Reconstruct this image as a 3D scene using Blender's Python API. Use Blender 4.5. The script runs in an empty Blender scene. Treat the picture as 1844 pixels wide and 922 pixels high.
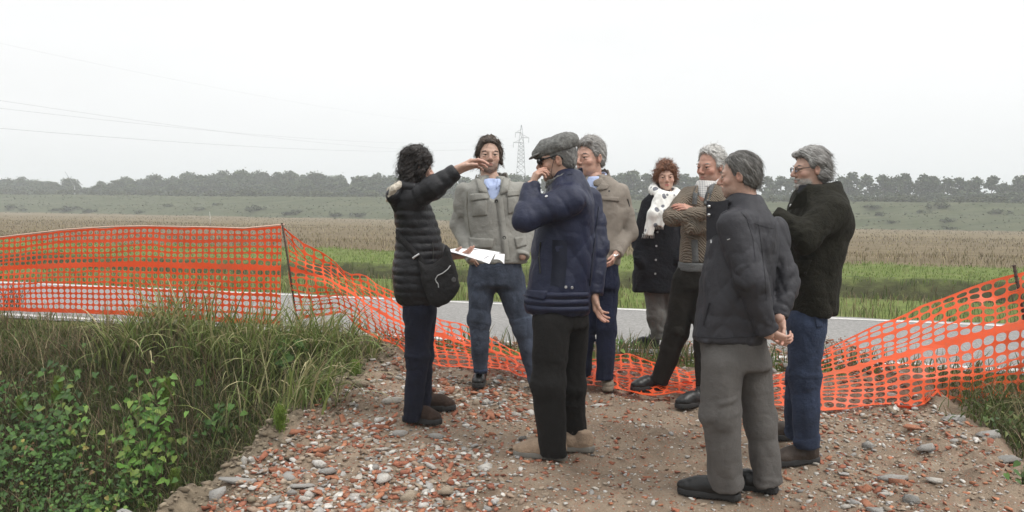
import bpy, math, random
import numpy as np
from mathutils import Vector, Matrix
from mathutils.bvhtree import BVHTree

# ------------------------------------------------------------------ camera
FPX, CX, CY, HC = 1500.0, 922.0, 461.0, 1.38
PITCH = math.atan(91 / FPX)
ROLL = math.radians(0.70)
CAM = np.array([0.0, 0.0, HC])
_F = np.array([0, math.cos(PITCH), -math.sin(PITCH)])
_U0 = np.array([0, math.sin(PITCH), math.cos(PITCH)])
_R0 = np.array([1.0, 0, 0])
_R = _R0 * math.cos(ROLL) + _U0 * math.sin(ROLL)
_U = _U0 * math.cos(ROLL) - _R0 * math.sin(ROLL)

scene = bpy.context.scene
COL = scene.collection
cam_data = bpy.data.cameras.new('camera')
cam = bpy.data.objects.new('camera', cam_data)
COL.objects.link(cam)
cam_data.sensor_width = 36.0
cam_data.lens = 36.0 * FPX / 1844.0
cam_data.clip_start = 0.05
cam_data.clip_end = 6000.0
cam.matrix_world = Matrix(((_R[0], _U[0], -_F[0], CAM[0]), (_R[1], _U[1], -_F[1], CAM[1]),
                           (_R[2], _U[2], -_F[2], CAM[2]), (0, 0, 0, 1)))
scene.camera = cam

# ------------------------------------------------------------------ world: bright overcast sky
SUN_EL, SUN_AZ = math.radians(52), math.radians(62)      # azimuth from +Y towards +X
world = bpy.data.worlds.new('World')
scene.world = world
world.use_nodes = True
wt = world.node_tree
wt.nodes.clear()
def wn(t, **k):
    n = wt.nodes.new(t)
    for a, b in k.items():
        setattr(n, a, b)
    return n
w_out = wn('ShaderNodeOutputWorld')
w_bg = wn('ShaderNodeBackground')
w_sky = wn('ShaderNodeTexSky', sky_type='NISHITA', sun_disc=False)
w_sky.sun_elevation = SUN_EL
w_sky.sun_rotation = SUN_AZ
w_sky.dust_density = 6.0
w_hs = wn('ShaderNodeHueSaturation')
w_hs.inputs['Saturation'].default_value = 0.25
wt.links.new(w_sky.outputs[0], w_hs.inputs['Color'])
w_tc = wn('ShaderNodeTexCoord')
w_sep = wn('ShaderNodeSeparateXYZ')
wt.links.new(w_tc.outputs['Generated'], w_sep.inputs[0])
w_ramp = wn('ShaderNodeValToRGB')                        # overcast sky: about three times brighter overhead
cr = w_ramp.color_ramp
cr.elements[0].position = 0.0
cr.elements[0].color = (0.69, 0.695, 0.698, 1)
cr.elements[1].position = 1.0
cr.elements[1].color = (1.40, 1.40, 1.40, 1)
_e = cr.elements.new(0.28); _e.color = (0.72, 0.722, 0.722, 1)
wt.links.new(w_sep.outputs['Z'], w_ramp.inputs[0])
w_noise = wn('ShaderNodeTexNoise')                       # faint cloud structure
w_noise.inputs['Scale'].default_value = 1.6
w_noise.inputs['Detail'].default_value = 4
w_map = wn('ShaderNodeMapping')
w_map.inputs['Scale'].default_value = (1, 1, 4)
wt.links.new(w_tc.outputs['Generated'], w_map.inputs[0])
wt.links.new(w_map.outputs[0], w_noise.inputs['Vector'])
w_mr = wn('ShaderNodeMapRange')
w_mr.inputs[1].default_value = 0.3; w_mr.inputs[2].default_value = 0.7
w_mr.inputs[3].default_value = 0.94; w_mr.inputs[4].default_value = 1.06
wt.links.new(w_noise.outputs[0], w_mr.inputs[0])
w_mul = wn('ShaderNodeVectorMath', operation='SCALE')
wt.links.new(w_ramp.outputs[0], w_mul.inputs[0])
wt.links.new(w_mr.outputs[0], w_mul.inputs['Scale'])
w_sc = wn('ShaderNodeVectorMath', operation='SCALE')
w_sc.inputs['Scale'].default_value = 0.008
wt.links.new(w_hs.outputs[0], w_sc.inputs[0])
w_add = wn('ShaderNodeVectorMath', operation='ADD')
wt.links.new(w_mul.outputs[0], w_add.inputs[0])
wt.links.new(w_sc.outputs[0], w_add.inputs[1])
w_bg.inputs['Strength'].default_value = 1.0
wt.links.new(w_add.outputs[0], w_bg.inputs['Color'])
wt.links.new(w_bg.outputs[0], w_out.inputs['Surface'])

# ------------------------------------------------------------------ sun behind cloud
sun_data = bpy.data.lights.new('sun', 'SUN')
sun_data.energy = 1.35
sun_data.angle = math.radians(22)
sun_data.color = (1.0, 0.96, 0.9)
sun = bpy.data.objects.new('sun', sun_data)
COL.objects.link(sun)
_sd = Vector((math.sin(SUN_AZ) * math.cos(SUN_EL), -abs(math.cos(SUN_AZ)) * math.cos(SUN_EL), math.sin(SUN_EL)))
w_sky.sun_rotation = math.atan2(_sd.x, _sd.y)
sun.rotation_euler = (-_sd).to_track_quat('-Z', 'Y').to_euler()
sun.location = (30, -30, 60)

vs = scene.view_settings
vs.view_transform = 'Standard'
vs.look = 'None'
vs.exposure = 0.48
vs.gamma = 1.0
scene.render.engine = 'CYCLES'
scene.cycles.use_denoising = True
scene.cycles.max_bounces = 6
scene.cycles.diffuse_bounces = 3
scene.cycles.glossy_bounces = 2
scene.cycles.transmission_bounces = 4
scene.cycles.transparent_max_bounces = 6
scene.cycles.volume_bounces = 1

rng = np.random.default_rng(7)
random.seed(7)

# ------------------------------------------------------------------ pixels to positions
def ray(px, py):
    return _F + (px - CX) / FPX * _R - (py - CY) / FPX * _U
def at(px, py, Y):
    d = ray(px, py)
    return CAM + d * (Y / d[1])

# ------------------------------------------------------------------ terrain heights
RN = np.array([0.2538, 0.9673])        # normal of the road direction
LN = np.array([0.3387, 0.9410])        # normal of the levee direction
Q1, Q2 = 6.65, 9.48                    # road edges
ROAD_Z = 0.22
def sst(a, b, x):
    t = np.clip((x - a) / (b - a), 0, 1)
    return t * t * (3 - 2 * t)
def vnoise(x, y, z=0.0, seed=0):
    """smooth value noise in [-1, 1], vectorised"""
    x, y, z = np.broadcast_arrays(np.asarray(x, float), np.asarray(y, float), np.asarray(z, float))
    xi, yi, zi = np.floor(x).astype(np.int64), np.floor(y).astype(np.int64), np.floor(z).astype(np.int64)
    fx, fy, fz = x - xi, y - yi, z - zi
    fx = fx * fx * (3 - 2 * fx); fy = fy * fy * (3 - 2 * fy); fz = fz * fz * (3 - 2 * fz)
    def hsh(a, b, c):
        n = (a * 374761393 + b * 668265263 + c * 2147483647 + seed * 974634777) & 0xFFFFFFFF
        n = ((n ^ (n >> 13)) * 1274126177) & 0xFFFFFFFF
        n = n ^ (n >> 16)
        return (n & 0xFFFF) / 32767.5 - 1.0
    r = 0
    for dx in (0, 1):
        for dy in (0, 1):
            for dz in (0, 1):
                w = (fx if dx else 1 - fx) * (fy if dy else 1 - fy) * (fz if dz else 1 - fz)
                r = r + w * hsh(xi + dx, yi + dy, zi + dz)
    return r
def edge_l(Y):
    return -1.55 + 0.14 * (Y - 3.75)
EDGE_R = 2.75
def zg(X, Y):
    """height of the land"""
    X = np.asarray(X, float); Y = np.asarray(Y, float)
    q = X * RN[0] + Y * RN[1]
    q2 = X * LN[0] + Y * LN[1]
    track = np.clip(0.075 * (Y - 4.4), -0.2, ROAD_Z - 0.03)
    # near ditch, parallel to the road
    dd = sst(6.3, 4.1, q) * sst(-0.6, 1.8, q)
    ditch = 0.12 - 1.25 * dd + 0.05 * vnoise(X * 1.3, Y * 1.3)
    wob = 0.06 * vnoise(X * 0 + 3, Y * 2.2) + 0.03 * vnoise(X * 0 + 9, Y * 7)
    on = sst(edge_l(Y) - 0.55, edge_l(Y) + 0.05, X + wob) * (1 - sst(EDGE_R - 0.02, EDGE_R + 0.6, X + wob * 1.4))
    near = np.maximum(track * on + ditch * (1 - on), -3)
    z = near + (ROAD_Z - near) * sst(6.15, 6.6, q)
    # beyond the road
    far = ROAD_Z - 0.10 * sst(9.53, 10.2, q) + 0.05 * sst(10.5, 12.5, q)
    far = far - 1.15 * sst(12.3, 14.0, q) + 1.02 * sst(15.3, 17.6, q)
    far = far - 1.26 * np.clip((q - 22) / 100, 0, 1)
    far = far + 0.05 * vnoise(X * 0.35, Y * 0.35, 0, 4) * sst(11, 14, q) + 0.04 * vnoise(X * 1.1, Y * 1.1, 0, 5) * sst(12, 14, q)
    z = np.where(q > Q2, far, z)
    lev = 1.7 * sst(121, 129, q2) + 0.35 * sst(129, 133, q2) + 1.75 * sst(133, 141, q2) - 3.6 * sst(146, 162, q2)
    z = z + lev + 0.16 * vnoise(X * 0.11, Y * 0.2, 0, 6) * sst(119, 123, q2)
    return z
def ground(px, py):
    d = ray(px, py); Ys = np.linspace(2.0, 14.0, 2400)
    P = CAM + d[None] * (Ys / d[1])[:, None]
    hit = np.nonzero(P[:, 2] <= zg(P[:, 0], P[:, 1]))[0]
    return P[hit[0]] if len(hit) else P[-1]

# ------------------------------------------------------------------ materials
MATS = {}
def new_mat(name):
    m = bpy.data.materials.new(name)
    m.use_nodes = True
    nt = m.node_tree
    b = nt.nodes['Principled BSDF']
    MATS[name] = m
    return m, nt, b
def nd(nt, t, **k):
    n = nt.nodes.new(t)
    for a, b in k.items():
        setattr(n, a, b)
    return n
def mixc(nt, a, b, fac, blend='MIX'):
    m = nd(nt, 'ShaderNodeMix', data_type='RGBA', blend_type=blend)
    for sock, v in ((m.inputs[6], a), (m.inputs[7], b), (m.inputs[0], fac)):
        if isinstance(v, bpy.types.NodeSocket):
            nt.links.new(v, sock)
        elif isinstance(v, (int, float)):
            sock.default_value = v
        else:
            sock.default_value = (*v[:3], 1)
    return m.outputs[2]
def noise(nt, scale, detail=3, vec=None, rough=0.5, dist=0.0):
    n = nd(nt, 'ShaderNodeTexNoise')
    n.inputs['Scale'].default_value = scale
    n.inputs['Detail'].default_value = detail
    n.inputs['Roughness'].default_value = rough
    n.inputs['Distortion'].default_value = dist
    if vec is not None:
        nt.links.new(vec, n.inputs['Vector'])
    return n.outputs[0]
def ramp(nt, fac, stops):
    r = nd(nt, 'ShaderNodeValToRGB')
    e = r.color_ramp.elements
    while len(e) < len(stops):
        e.new(0.5)
    for el, (p, c) in zip(e, stops):
        el.position = p
        el.color = (c, c, c, 1) if isinstance(c, (int, float)) else (*c[:3], 1)
    nt.links.new(fac, r.inputs[0])
    return r.outputs[0]
def objco(nt, scale=None):
    t = nd(nt, 'ShaderNodeTexCoord')
    if scale is None:
        return t.outputs['Object']
    mp = nd(nt, 'ShaderNodeMapping')
    mp.inputs['Scale'].default_value = scale
    nt.links.new(t.outputs['Object'], mp.inputs[0])
    return mp.outputs[0]
def bump(nt, b, h, strength=0.3, dist=0.01):
    n = nd(nt, 'ShaderNodeBump')
    n.inputs['Strength'].default_value = strength
    n.inputs['Distance'].default_value = dist
    nt.links.new(h, n.inputs['Height'])
    nt.links.new(n.outputs[0], b.inputs['Normal'])
    return n
def fabric(name, c, rough=0.85, var=0.22, scale=14, weave=500, wb=0.25, sheen=0.0, stretch=None):
    m, nt, b = new_mat(name)
    co = objco(nt, stretch)
    n1 = noise(nt, scale, 5, co, 0.6)
    dark = tuple(v * (1 - var) for v in c); lite = tuple(min(1, v * (1 + var)) for v in c)
    col = mixc(nt, dark, lite, ramp(nt, n1, [(0.3, 0.0), (0.7, 1.0)]))
    n2 = noise(nt, weave, 2, co)
    col = mixc(nt, col, (0.5, 0.5, 0.5), 0.0)
    nt.links.new(col, b.inputs['Base Color'])
    b.inputs['Roughness'].default_value = rough
    b.inputs['Specular IOR Level'].default_value = 0.3
    b.inputs['Sheen Weight'].default_value = sheen
    n3 = noise(nt, 38, 4, co, 0.6)
    mx = nd(nt, 'ShaderNodeMath', operation='MULTIPLY_ADD')
    nt.links.new(n3, mx.inputs[0]); mx.inputs[1].default_value = 3.0
    nt.links.new(n2, mx.inputs[2])
    bump(nt, b, mx.outputs[0], min(1.0, wb * 1.6), 0.006)
    return m
def plain(name, c, rough=0.6, metal=0.0, var=0.1, scale=30, bmp=0.0):
    m, nt, b = new_mat(name)
    n1 = noise(nt, scale, 4, objco(nt), 0.6)
    col = mixc(nt, tuple(v * (1 - var) for v in c), tuple(min(1, v * (1 + var)) for v in c), n1)
    nt.links.new(col, b.inputs['Base Color'])
    b.inputs['Roughness'].default_value = rough
    b.inputs['Metallic'].default_value = metal
    if bmp:
        bump(nt, b, n1, bmp, 0.01)
    return m
def tinted(name, rough=0.6, trans=0.0, attr='tint', spec=0.3, nscale=0, namp=0.3):
    """colour per vertex from the mesh attribute (each leaf, blade or stone its own colour)"""
    m, nt, b = new_mat(name)
    a = nd(nt, 'ShaderNodeAttribute', attribute_name=attr)
    col = a.outputs['Color']
    if nscale:
        n1 = noise(nt, nscale, 4, objco(nt), 0.65)
        f = ramp(nt, n1, [(0.3, 1 - namp), (0.7, 1 + namp)])
        col = mixc(nt, col, f, 1.0, 'MULTIPLY')
    nt.links.new(col, b.inputs['Base Color'])
    b.inputs['Roughness'].default_value = rough
    b.inputs['Specular IOR Level'].default_value = spec
    if trans:
        t = nd(nt, 'ShaderNodeBsdfTranslucent')
        nt.links.new(col, t.inputs[0])
        mx = nd(nt, 'ShaderNodeMixShader')
        mx.inputs[0].default_value = trans
        nt.links.new(b.outputs[0], mx.inputs[1])
        nt.links.new(t.outputs[0], mx.inputs[2])
        nt.links.new(mx.outputs[0], nt.nodes['Material Output'].inputs['Surface'])
    return m

# ------------------------------------------------------------------ objects
def mesh_from(name, verts, faces, mat, smooth=True, tint=None):
    me = bpy.data.meshes.new(name)
    verts = np.asarray(verts, np.float32)
    if isinstance(faces, np.ndarray):
        n, k = faces.shape
        me.vertices.add(len(verts)); me.vertices.foreach_set('co', verts.ravel())
        me.loops.add(n * k); me.loops.foreach_set('vertex_index', faces.astype(np.int32).ravel())
        me.polygons.add(n)
        me.polygons.foreach_set('loop_start', np.arange(0, n * k, k, dtype=np.int32))
        me.update(calc_edges=True)
    else:
        me.from_pydata(verts.tolist(), [], faces)
        me.update()
    if smooth:
        me.polygons.foreach_set('use_smooth', np.ones(len(me.polygons), bool))
    if tint is not None:
        a = me.attributes.new('tint', 'FLOAT_COLOR', 'POINT')
        t = np.ones((len(verts), 4), np.float32); t[:, :3] = tint
        a.data.foreach_set('color', t.ravel())
    if mat is not None:
        me.materials.append(mat)
    return me
def obj(name, me, parent=None, loc=(0, 0, 0), rz=0.0, sc=None):
    o = bpy.data.objects.new(name, me)
    COL.objects.link(o)
    o.parent = parent
    o.location = loc
    if rz:
        o.rotation_euler = (0, 0, rz)
    if sc is not None:
        o.scale = sc
    return o
def tag(o, label=None, cat=None, group=None, kind=None):
    if label: o['label'] = label
    if cat: o['category'] = cat
    if group: o['group'] = group
    if kind: o['kind'] = kind
    return o
_ORD = 'first second third fourth fifth sixth seventh eighth ninth tenth eleventh twelfth thirteenth fourteenth fifteenth sixteenth seventeenth eighteenth nineteenth'.split()
_TENS = {20: ('twentieth', 'twenty'), 30: ('thirtieth', 'thirty'), 40: ('fortieth', 'forty'), 50: ('fiftieth', 'fifty'), 60: ('sixtieth', 'sixty'), 70: ('seventieth', 'seventy'), 80: ('eightieth', 'eighty'), 90: ('ninetieth', 'ninety')}
def ordinal(n):
    if n < 20: return _ORD[n - 1]
    a, b = _TENS[n // 10 * 10]
    return a if n % 10 == 0 else b + ' ' + _ORD[n % 10 - 1]
class MB:
    """collects simple shapes into one mesh"""
    def __init__(s): s.v = []; s.f = []; s.n = 0; s.t = []
    def add(s, v, f, tint=None):
        v = np.asarray(v, float)
        s.v.append(v); s.f += [tuple(int(i) + s.n for i in q) for q in f]; s.n += len(v)
        s.t.append(np.tile(tint if tint is not None else (1, 1, 1), (len(v), 1)))
    def tube(s, pts, r, n=6, tint=None, cap=True):
        pts = np.asarray(pts, float); m = len(pts)
        r = np.full(m, r) if np.isscalar(r) else np.asarray(r, float)
        tan = np.gradient(pts, axis=0)
        tan /= np.linalg.norm(tan, axis=1)[:, None] + 1e-12
        ref = np.array([0, 0, 1.0]) if abs(tan[0][2]) < 0.9 else np.array([1.0, 0, 0])
        V = []
        for i in range(m):
            a = np.cross(tan[i], ref); a /= np.linalg.norm(a) + 1e-12
            b = np.cross(tan[i], a)
            ref = np.cross(a, tan[i])
            for k in range(n):
                t = 2 * math.pi * k / n
                V.append(pts[i] + r[i] * (a * math.cos(t) + b * math.sin(t)))
        F = [(i * n + k, i * n + (k + 1) % n, (i + 1) * n + (k + 1) % n, (i + 1) * n + k) for i in range(m - 1) for k in range(n)]
        if cap:
            F += [tuple(range(n))[::-1], tuple((m - 1) * n + k for k in range(n))]
        s.add(V, F, tint)
    def box(s, c, h, R=None, tint=None):
        V = np.array([(x, y, z) for x in (-1, 1) for y in (-1, 1) for z in (-1, 1)], float) * np.asarray(h)
        if R is not None: V = V @ np.asarray(R).T
        s.add(V + np.asarray(c), [(0, 1, 3, 2), (4, 6, 7, 5), (0, 4, 5, 1), (2, 3, 7, 6), (0, 2, 6, 4), (1, 5, 7, 3)], tint)
    def mesh(s, name, mat, smooth=True, tint=False):
        return mesh_from(name, np.concatenate(s.v), s.f, mat, smooth, np.concatenate(s.t) if tint else None)
# ================================================================== SETTING
def q_nodes(nt, nvec):
    g = nd(nt, 'ShaderNodeNewGeometry')
    d = nd(nt, 'ShaderNodeVectorMath', operation='DOT_PRODUCT')
    nt.links.new(g.outputs['Position'], d.inputs[0])
    d.inputs[1].default_value = (nvec[0], nvec[1], 0)
    return g.outputs['Position'], d.outputs['Value']
def mrange(nt, v, a, b):
    m = nd(nt, 'ShaderNodeMapRange', interpolation_type='SMOOTHSTEP')
    m.inputs[1].default_value = a; m.inputs[2].default_value = b
    nt.links.new(v, m.inputs[0])
    return m.outputs[0]
def madd(nt, v, mul, add):
    m = nd(nt, 'ShaderNodeMath', operation='MULTIPLY_ADD')
    nt.links.new(v, m.inputs[0]); m.inputs[1].default_value = mul
    if isinstance(add, (int, float)): m.inputs[2].default_value = add
    else: nt.links.new(add, m.inputs[2])
    return m.outputs[0]

def ground_material():
    m, nt, b = new_mat('land')
    pos, q = q_nodes(nt, RN)
    _, q2 = q_nodes(nt, LN)
    mp = nd(nt, 'ShaderNodeMapping'); nt.links.new(pos, mp.inputs[0])
    mp.inputs['Rotation'].default_value = (0, 0, math.radians(14.7))
    mp.inputs['Scale'].default_value = (0.25, 1.6, 1)
    streak = noise(nt, 0.5, 6, mp.outputs[0], 0.65)
    n_big = noise(nt, 0.35, 5, pos, 0.6)
    n_mid = noise(nt, 3.0, 5, pos, 0.65)
    n_fine = noise(nt, 30.0, 4, pos, 0.7)
    qn = madd(nt, n_mid, 1.6, madd(nt, n_big, 1.2, madd(nt, q, 1.0, -1.4)))
    grass = mixc(nt, (0.09, 0.125, 0.032), (0.165, 0.205, 0.06), ramp(nt, n_mid, [(0.3, 0), (0.7, 1)]))
    grass = mixc(nt, grass, (0.16, 0.14, 0.075), ramp(nt, n_big, [(0.52, 0), (0.75, 0.6)]))
    soil = mixc(nt, (0.06, 0.045, 0.03), (0.15, 0.115, 0.075), n_mid)
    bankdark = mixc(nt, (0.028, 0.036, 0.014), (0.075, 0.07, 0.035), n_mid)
    crop = mixc(nt, (0.105, 0.08, 0.052), (0.215, 0.17, 0.108), ramp(nt, streak, [(0.3, 0), (0.7, 1)]))
    crop = mixc(nt, crop, (0.12, 0.105, 0.05), ramp(nt, n_mid, [(0.4, 0), (0.8, 0.7)]))
    cropfar = mixc(nt, (0.145, 0.118, 0.072), (0.205, 0.165, 0.10), ramp(nt, streak, [(0.35, 0), (0.65, 1)]))
    lev = mixc(nt, (0.048, 0.060, 0.030), (0.105, 0.112, 0.064), ramp(nt, streak, [(0.32, 0), (0.68, 1)]))
    lev = mixc(nt, lev, (0.06, 0.075, 0.035), ramp(nt, n_big, [(0.5, 0), (0.7, 0.8)]))
    c = mixc(nt, bankdark, soil, ramp(nt, n_mid, [(0.5, 0), (0.75, 0.7)]))
    c = mixc(nt, c, grass, mrange(nt, qn, 5.9, 6.5))
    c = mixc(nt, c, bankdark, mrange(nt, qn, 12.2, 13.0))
    c = mixc(nt, c, grass, mrange(nt, qn, 16.9, 17.9))
    c = mixc(nt, c, crop, mrange(nt, qn, 22.0, 23.0))
    c = mixc(nt, c, cropfar, mrange(nt, qn, 45, 75))
    c = mixc(nt, c, lev, mrange(nt, q2, 120, 122.5))
    c = mixc(nt, c, mixc(nt, (0.55, 0.55, 0.55), (1.3, 1.3, 1.3), n_fine), 1.0, 'MULTIPLY')
    nt.links.new(c, b.inputs['Base Color'])
    b.inputs['Roughness'].default_value = 0.95
    b.inputs['Specular IOR Level'].default_value = 0.1
    bump(nt, b, madd(nt, n_fine, 0.3, n_mid), 0.6, 0.06)
    return m

def build_ground():
    def axis(a, b, fine, reach):
        xs = list(np.arange(a, b, fine)); s = fine; x = xs[-1]
        while x < reach:
            s = min(s * 1.09, 14.0); x += s; xs.append(x)
        return xs
    xp = axis(0, 7.5, 0.09, 900)
    xn = [-v for v in axis(0, 8.5, 0.09, 900)][1:]
    xs = np.array(sorted(xn + xp))
    ys = np.array([-120, -60, -30, -14, -6, -3, -1.5, 0] + [v for v in np.arange(0.3, 20.0, 0.1)])
    y = ys[-1]; extra = []; s = 0.1
    while y < 1100:
        s = min(s * 1.05, 1.6) if y < 300 else min(s * 1.1, 40)
        y += s; extra.append(y)
    ys = np.concatenate([ys, extra])
    X, Y = np.meshgrid(xs, ys, indexing='ij')
    Z = zg(X, Y)
    q = X * RN[0] + Y * RN[1]
    Z = np.where((q > 6.5) & (q < 9.6), Z - 0.004, Z)
    Z = Z - 0.07 * sst(-0.1, 0.1, X - edge_l(Y)) * sst(-0.1, 0.1, EDGE_R - X) * sst(6.5, 6.35, q)
    nx, ny = X.shape
    i = np.arange(nx * ny).reshape(nx, ny)
    F = np.stack([i[:-1, :-1], i[1:, :-1], i[1:, 1:], i[:-1, 1:]], -1).reshape(-1, 4)
    o = obj('ground', mesh_from('ground', np.stack([X, Y, Z], -1).reshape(-1, 3), F, ground_material()))
    tag(o, kind='structure')
    return o
build_ground()

# ------------------------------------------------------------------ road
def rq(s, q):
    """point from distance along and across the road"""
    t = np.array([RN[1], -RN[0]])
    return t * s + RN * q
def strip(q0, q1, z, mat, s0=-300, s1=300, n=400, wob=0.0, seed=0):
    ss = np.concatenate([np.linspace(s0, -20, 40), np.linspace(-19.9, 20, n), np.linspace(20.2, s1, 40)])
    V = []
    for s in ss:
        a, b_ = rq(s, q0 + wob * float(vnoise(s * 3, seed))), rq(s, q1 + wob * float(vnoise(s * 3, seed + 7)))
        V += [(a[0], a[1], z), (b_[0], b_[1], z)]
    F = [(2 * k, 2 * k + 2, 2 * k + 3, 2 * k + 1) for k in range(len(ss) - 1)]
    return V, F
def asphalt_material():
    m, nt, b = new_mat('worn_asphalt')
    g = nd(nt, 'ShaderNodeNewGeometry').outputs['Position']
    n1 = noise(nt, 130, 3, g, 0.7); n2 = noise(nt, 0.7, 5, g, 0.6); n3 = noise(nt, 40, 2, g)
    c = mixc(nt, (0.15, 0.147, 0.142), (0.31, 0.305, 0.295), ramp(nt, n1, [(0.3, 0), (0.7, 1)]))
    c = mixc(nt, c, (0.27, 0.262, 0.25), ramp(nt, n2, [(0.4, 0), (0.7, 0.55)]))
    n4 = noise(nt, 28, 3, g, 0.8)
    c = mixc(nt, c, mixc(nt, (0.72, 0.72, 0.72), (1.28, 1.28, 1.28), ramp(nt, n4, [(0.3, 0), (0.7, 1)])), 1.0, 'MULTIPLY')
    c = mixc(nt, c, (0.14, 0.135, 0.13), ramp(nt, n3, [(0.62, 0), (0.72, 0.5)]))
    nt.links.new(c, b.inputs['Base Color'])
    b.inputs['Roughness'].default_value = 0.95
    b.inputs['Specular IOR Level'].default_value = 0.12
    bump(nt, b, n1, 0.5, 0.006)
    return m
V, F = strip(Q1 - 0.03, Q2 + 0.05, ROAD_Z + 0.004, None, wob=0.06)
road = tag(obj('road', mesh_from('road', V, F, asphalt_material(), False)), kind='structure')
def line_material():
    m, nt, b = new_mat('road_paint')
    g = nd(nt, 'ShaderNodeNewGeometry').outputs['Position']
    n1 = noise(nt, 60, 4, g, 0.7); n2 = noise(nt, 3, 4, g)
    c = mixc(nt, (0.62, 0.61, 0.585), (0.32, 0.31, 0.30), ramp(nt, n1, [(0.45, 0), (0.62, 0.85)]))
    c = mixc(nt, c, (0.45, 0.44, 0.41), ramp(nt, n2, [(0.5, 0), (0.7, 0.6)]))
    nt.links.new(c, b.inputs['Base Color']); b.inputs['Roughness'].default_value = 0.8
    return m
lm = line_material()
for qa in (Q1 + 0.05, Q2 - 0.17):
    V, F = strip(qa, qa + 0.11, ROAD_Z + 0.008, None, wob=0.008, seed=3)
    obj('painted_edge_line', mesh_from('painted_edge_line', V, F, lm, False), road)

# ------------------------------------------------------------------ rubble track
def track_material():
    m, nt, b = new_mat('rubble_earth')
    g = nd(nt, 'ShaderNodeNewGeometry').outputs['Position']
    n1 = noise(nt, 2.2, 6, g, 0.6); n2 = noise(nt, 14, 5, g, 0.7); n3 = noise(nt, 75, 3, g, 0.7)
    c = mixc(nt, (0.165, 0.122, 0.088), (0.315, 0.25, 0.185), ramp(nt, n1, [(0.3, 0), (0.7, 1)]))
    c = mixc(nt, c, (0.24, 0.125, 0.08), ramp(nt, n2, [(0.5, 0), (0.75, 0.6)])); c = mixc(nt, c, (0.11, 0.078, 0.056), ramp(nt, noise(nt, 5.5, 5, g, 0.65), [(0.55, 0), (0.72, 0.75)]))
    vo = nd(nt, 'ShaderNodeTexVoronoi'); vo.inputs['Scale'].default_value = 55
    nt.links.new(g, vo.inputs['Vector'])
    sp = ramp(nt, vo.outputs['Distance'], [(0.16, 1), (0.3, 0)])
    hs = nd(nt, 'ShaderNodeSeparateColor'); nt.links.new(vo.outputs['Color'], hs.inputs[0])
    chip = mixc(nt, (0.33, 0.135, 0.085), (0.44, 0.41, 0.37), ramp(nt, hs.outputs[0], [(0.45, 0), (0.55, 1)]))
    sel = mixc(nt, (0, 0, 0), sp, ramp(nt, hs.outputs[1], [(0.6, 0), (0.66, 1)]))
    c = mixc(nt, c, chip, sel)
    c = mixc(nt, c, mixc(nt, (0.7, 0.7, 0.7), (1.25, 1.25, 1.25), n3), 1.0, 'MULTIPLY')
    # clay along the left edge
    sx = nd(nt, 'ShaderNodeSeparateXYZ'); nt.links.new(g, sx.inputs[0])
    e = madd(nt, sx.outputs[1], -0.14, madd(nt, sx.outputs[0], 1.0, 2.075))     # distance from the edge
    e = madd(nt, n2, 0.5, madd(nt, e, 1.0, -0.40))
    clay = mixc(nt, (0.11, 0.088, 0.062), (0.26, 0.21, 0.15), ramp(nt, n2, [(0.3, 0), (0.7, 1)]))
    c = mixc(nt, clay, c, mrange(nt, e, -0.02, 0.12))
    nt.links.new(c, b.inputs['Base Color'])
    b.inputs['Roughness'].default_value = 0.95
    b.inputs['Specular IOR Level'].default_value = 0.15
    bump(nt, b, madd(nt, n2, 1.5, n3), 0.7, 0.02)
    return m
def track_z(X, Y):
    e = np.minimum(X - edge_l(Y), EDGE_R - X)
    n = 0.020 * vnoise(X * 2.5, Y * 2.5, 0, 11) + 0.014 * vnoise(X * 7, Y * 7, 0, 12) + 0.010 * vnoise(X * 19, Y * 19, 0, 13) + 0.006 * vnoise(X * 37, Y * 37, 0, 14)
    ne = sst(0.55, 0.2, np.abs(e)); clod = ne * (0.07 * np.maximum(vnoise(X * 5, Y * 5, 0, 21), 0) + 0.05 * np.abs(vnoise(X * 13, Y * 13, 0, 22)) + 0.022 * np.abs(vnoise(X * 29, Y * 29, 0, 23)))
    return zg(X, Y) + 0.012 + n * sst(-0.7, 0.1, e) + clod - 0.10 * sst(-0.35, -0.75, e)
def build_track():
    xs = np.arange(-2.6, 3.6, 0.028); ys = np.arange(1.0, 8.3, 0.034)
    X, Y = np.meshgrid(xs, ys, indexing='ij')
    Z = track_z(X, Y)
    q = X * RN[0] + Y * RN[1]
    Z = Z - 0.06 * sst(6.3, 6.5, q)
    i = np.arange(X.size).reshape(X.shape)
    F = np.stack([i[:-1, :-1], i[1:, :-1], i[1:, 1:], i[:-1, 1:]], -1)
    keep = q[:-1, :-1] < 6.58
    o = obj('rubble_track', mesh_from('rubble_track', np.stack([X, Y, Z], -1).reshape(-1, 3), F[keep], track_material()))
    return tag(o, kind='structure')
track = build_track()

import bmesh
def chunk(kind, seed):
    r = np.random.default_rng(seed)
    if kind == 'brick':
        n = 12
        P = r.uniform(-1, 1, (n, 3)); P = np.sign(P) * np.abs(P) ** 0.35 * np.array([1, 0.66, 0.42])
        P += r.normal(0, 0.06, P.shape)
    else:
        n = 16
        P = r.normal(0, 1, (n, 3)); P /= np.linalg.norm(P, axis=1)[:, None]
        P *= np.array([1, r.uniform(0.6, 0.95), r.uniform(0.35, 0.6)]) * r.uniform(0.85, 1.1, (n, 1))
    bm = bmesh.new()
    for p in P: bm.verts.new(p)
    res = bmesh.ops.convex_hull(bm, input=bm.verts)
    bmesh.ops.delete(bm, geom=list({e for e in res['geom_interior'] + res['geom_unused'] if isinstance(e, bmesh.types.BMVert)}), context='VERTS')
    bmesh.ops.triangulate(bm, faces=bm.faces)
    bm.verts.index_update()
    v = np.array([x.co[:] for x in bm.verts]); f = np.array([[a.index for a in fc.verts] for fc in bm.faces])
    bm.free()
    return v, f
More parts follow.
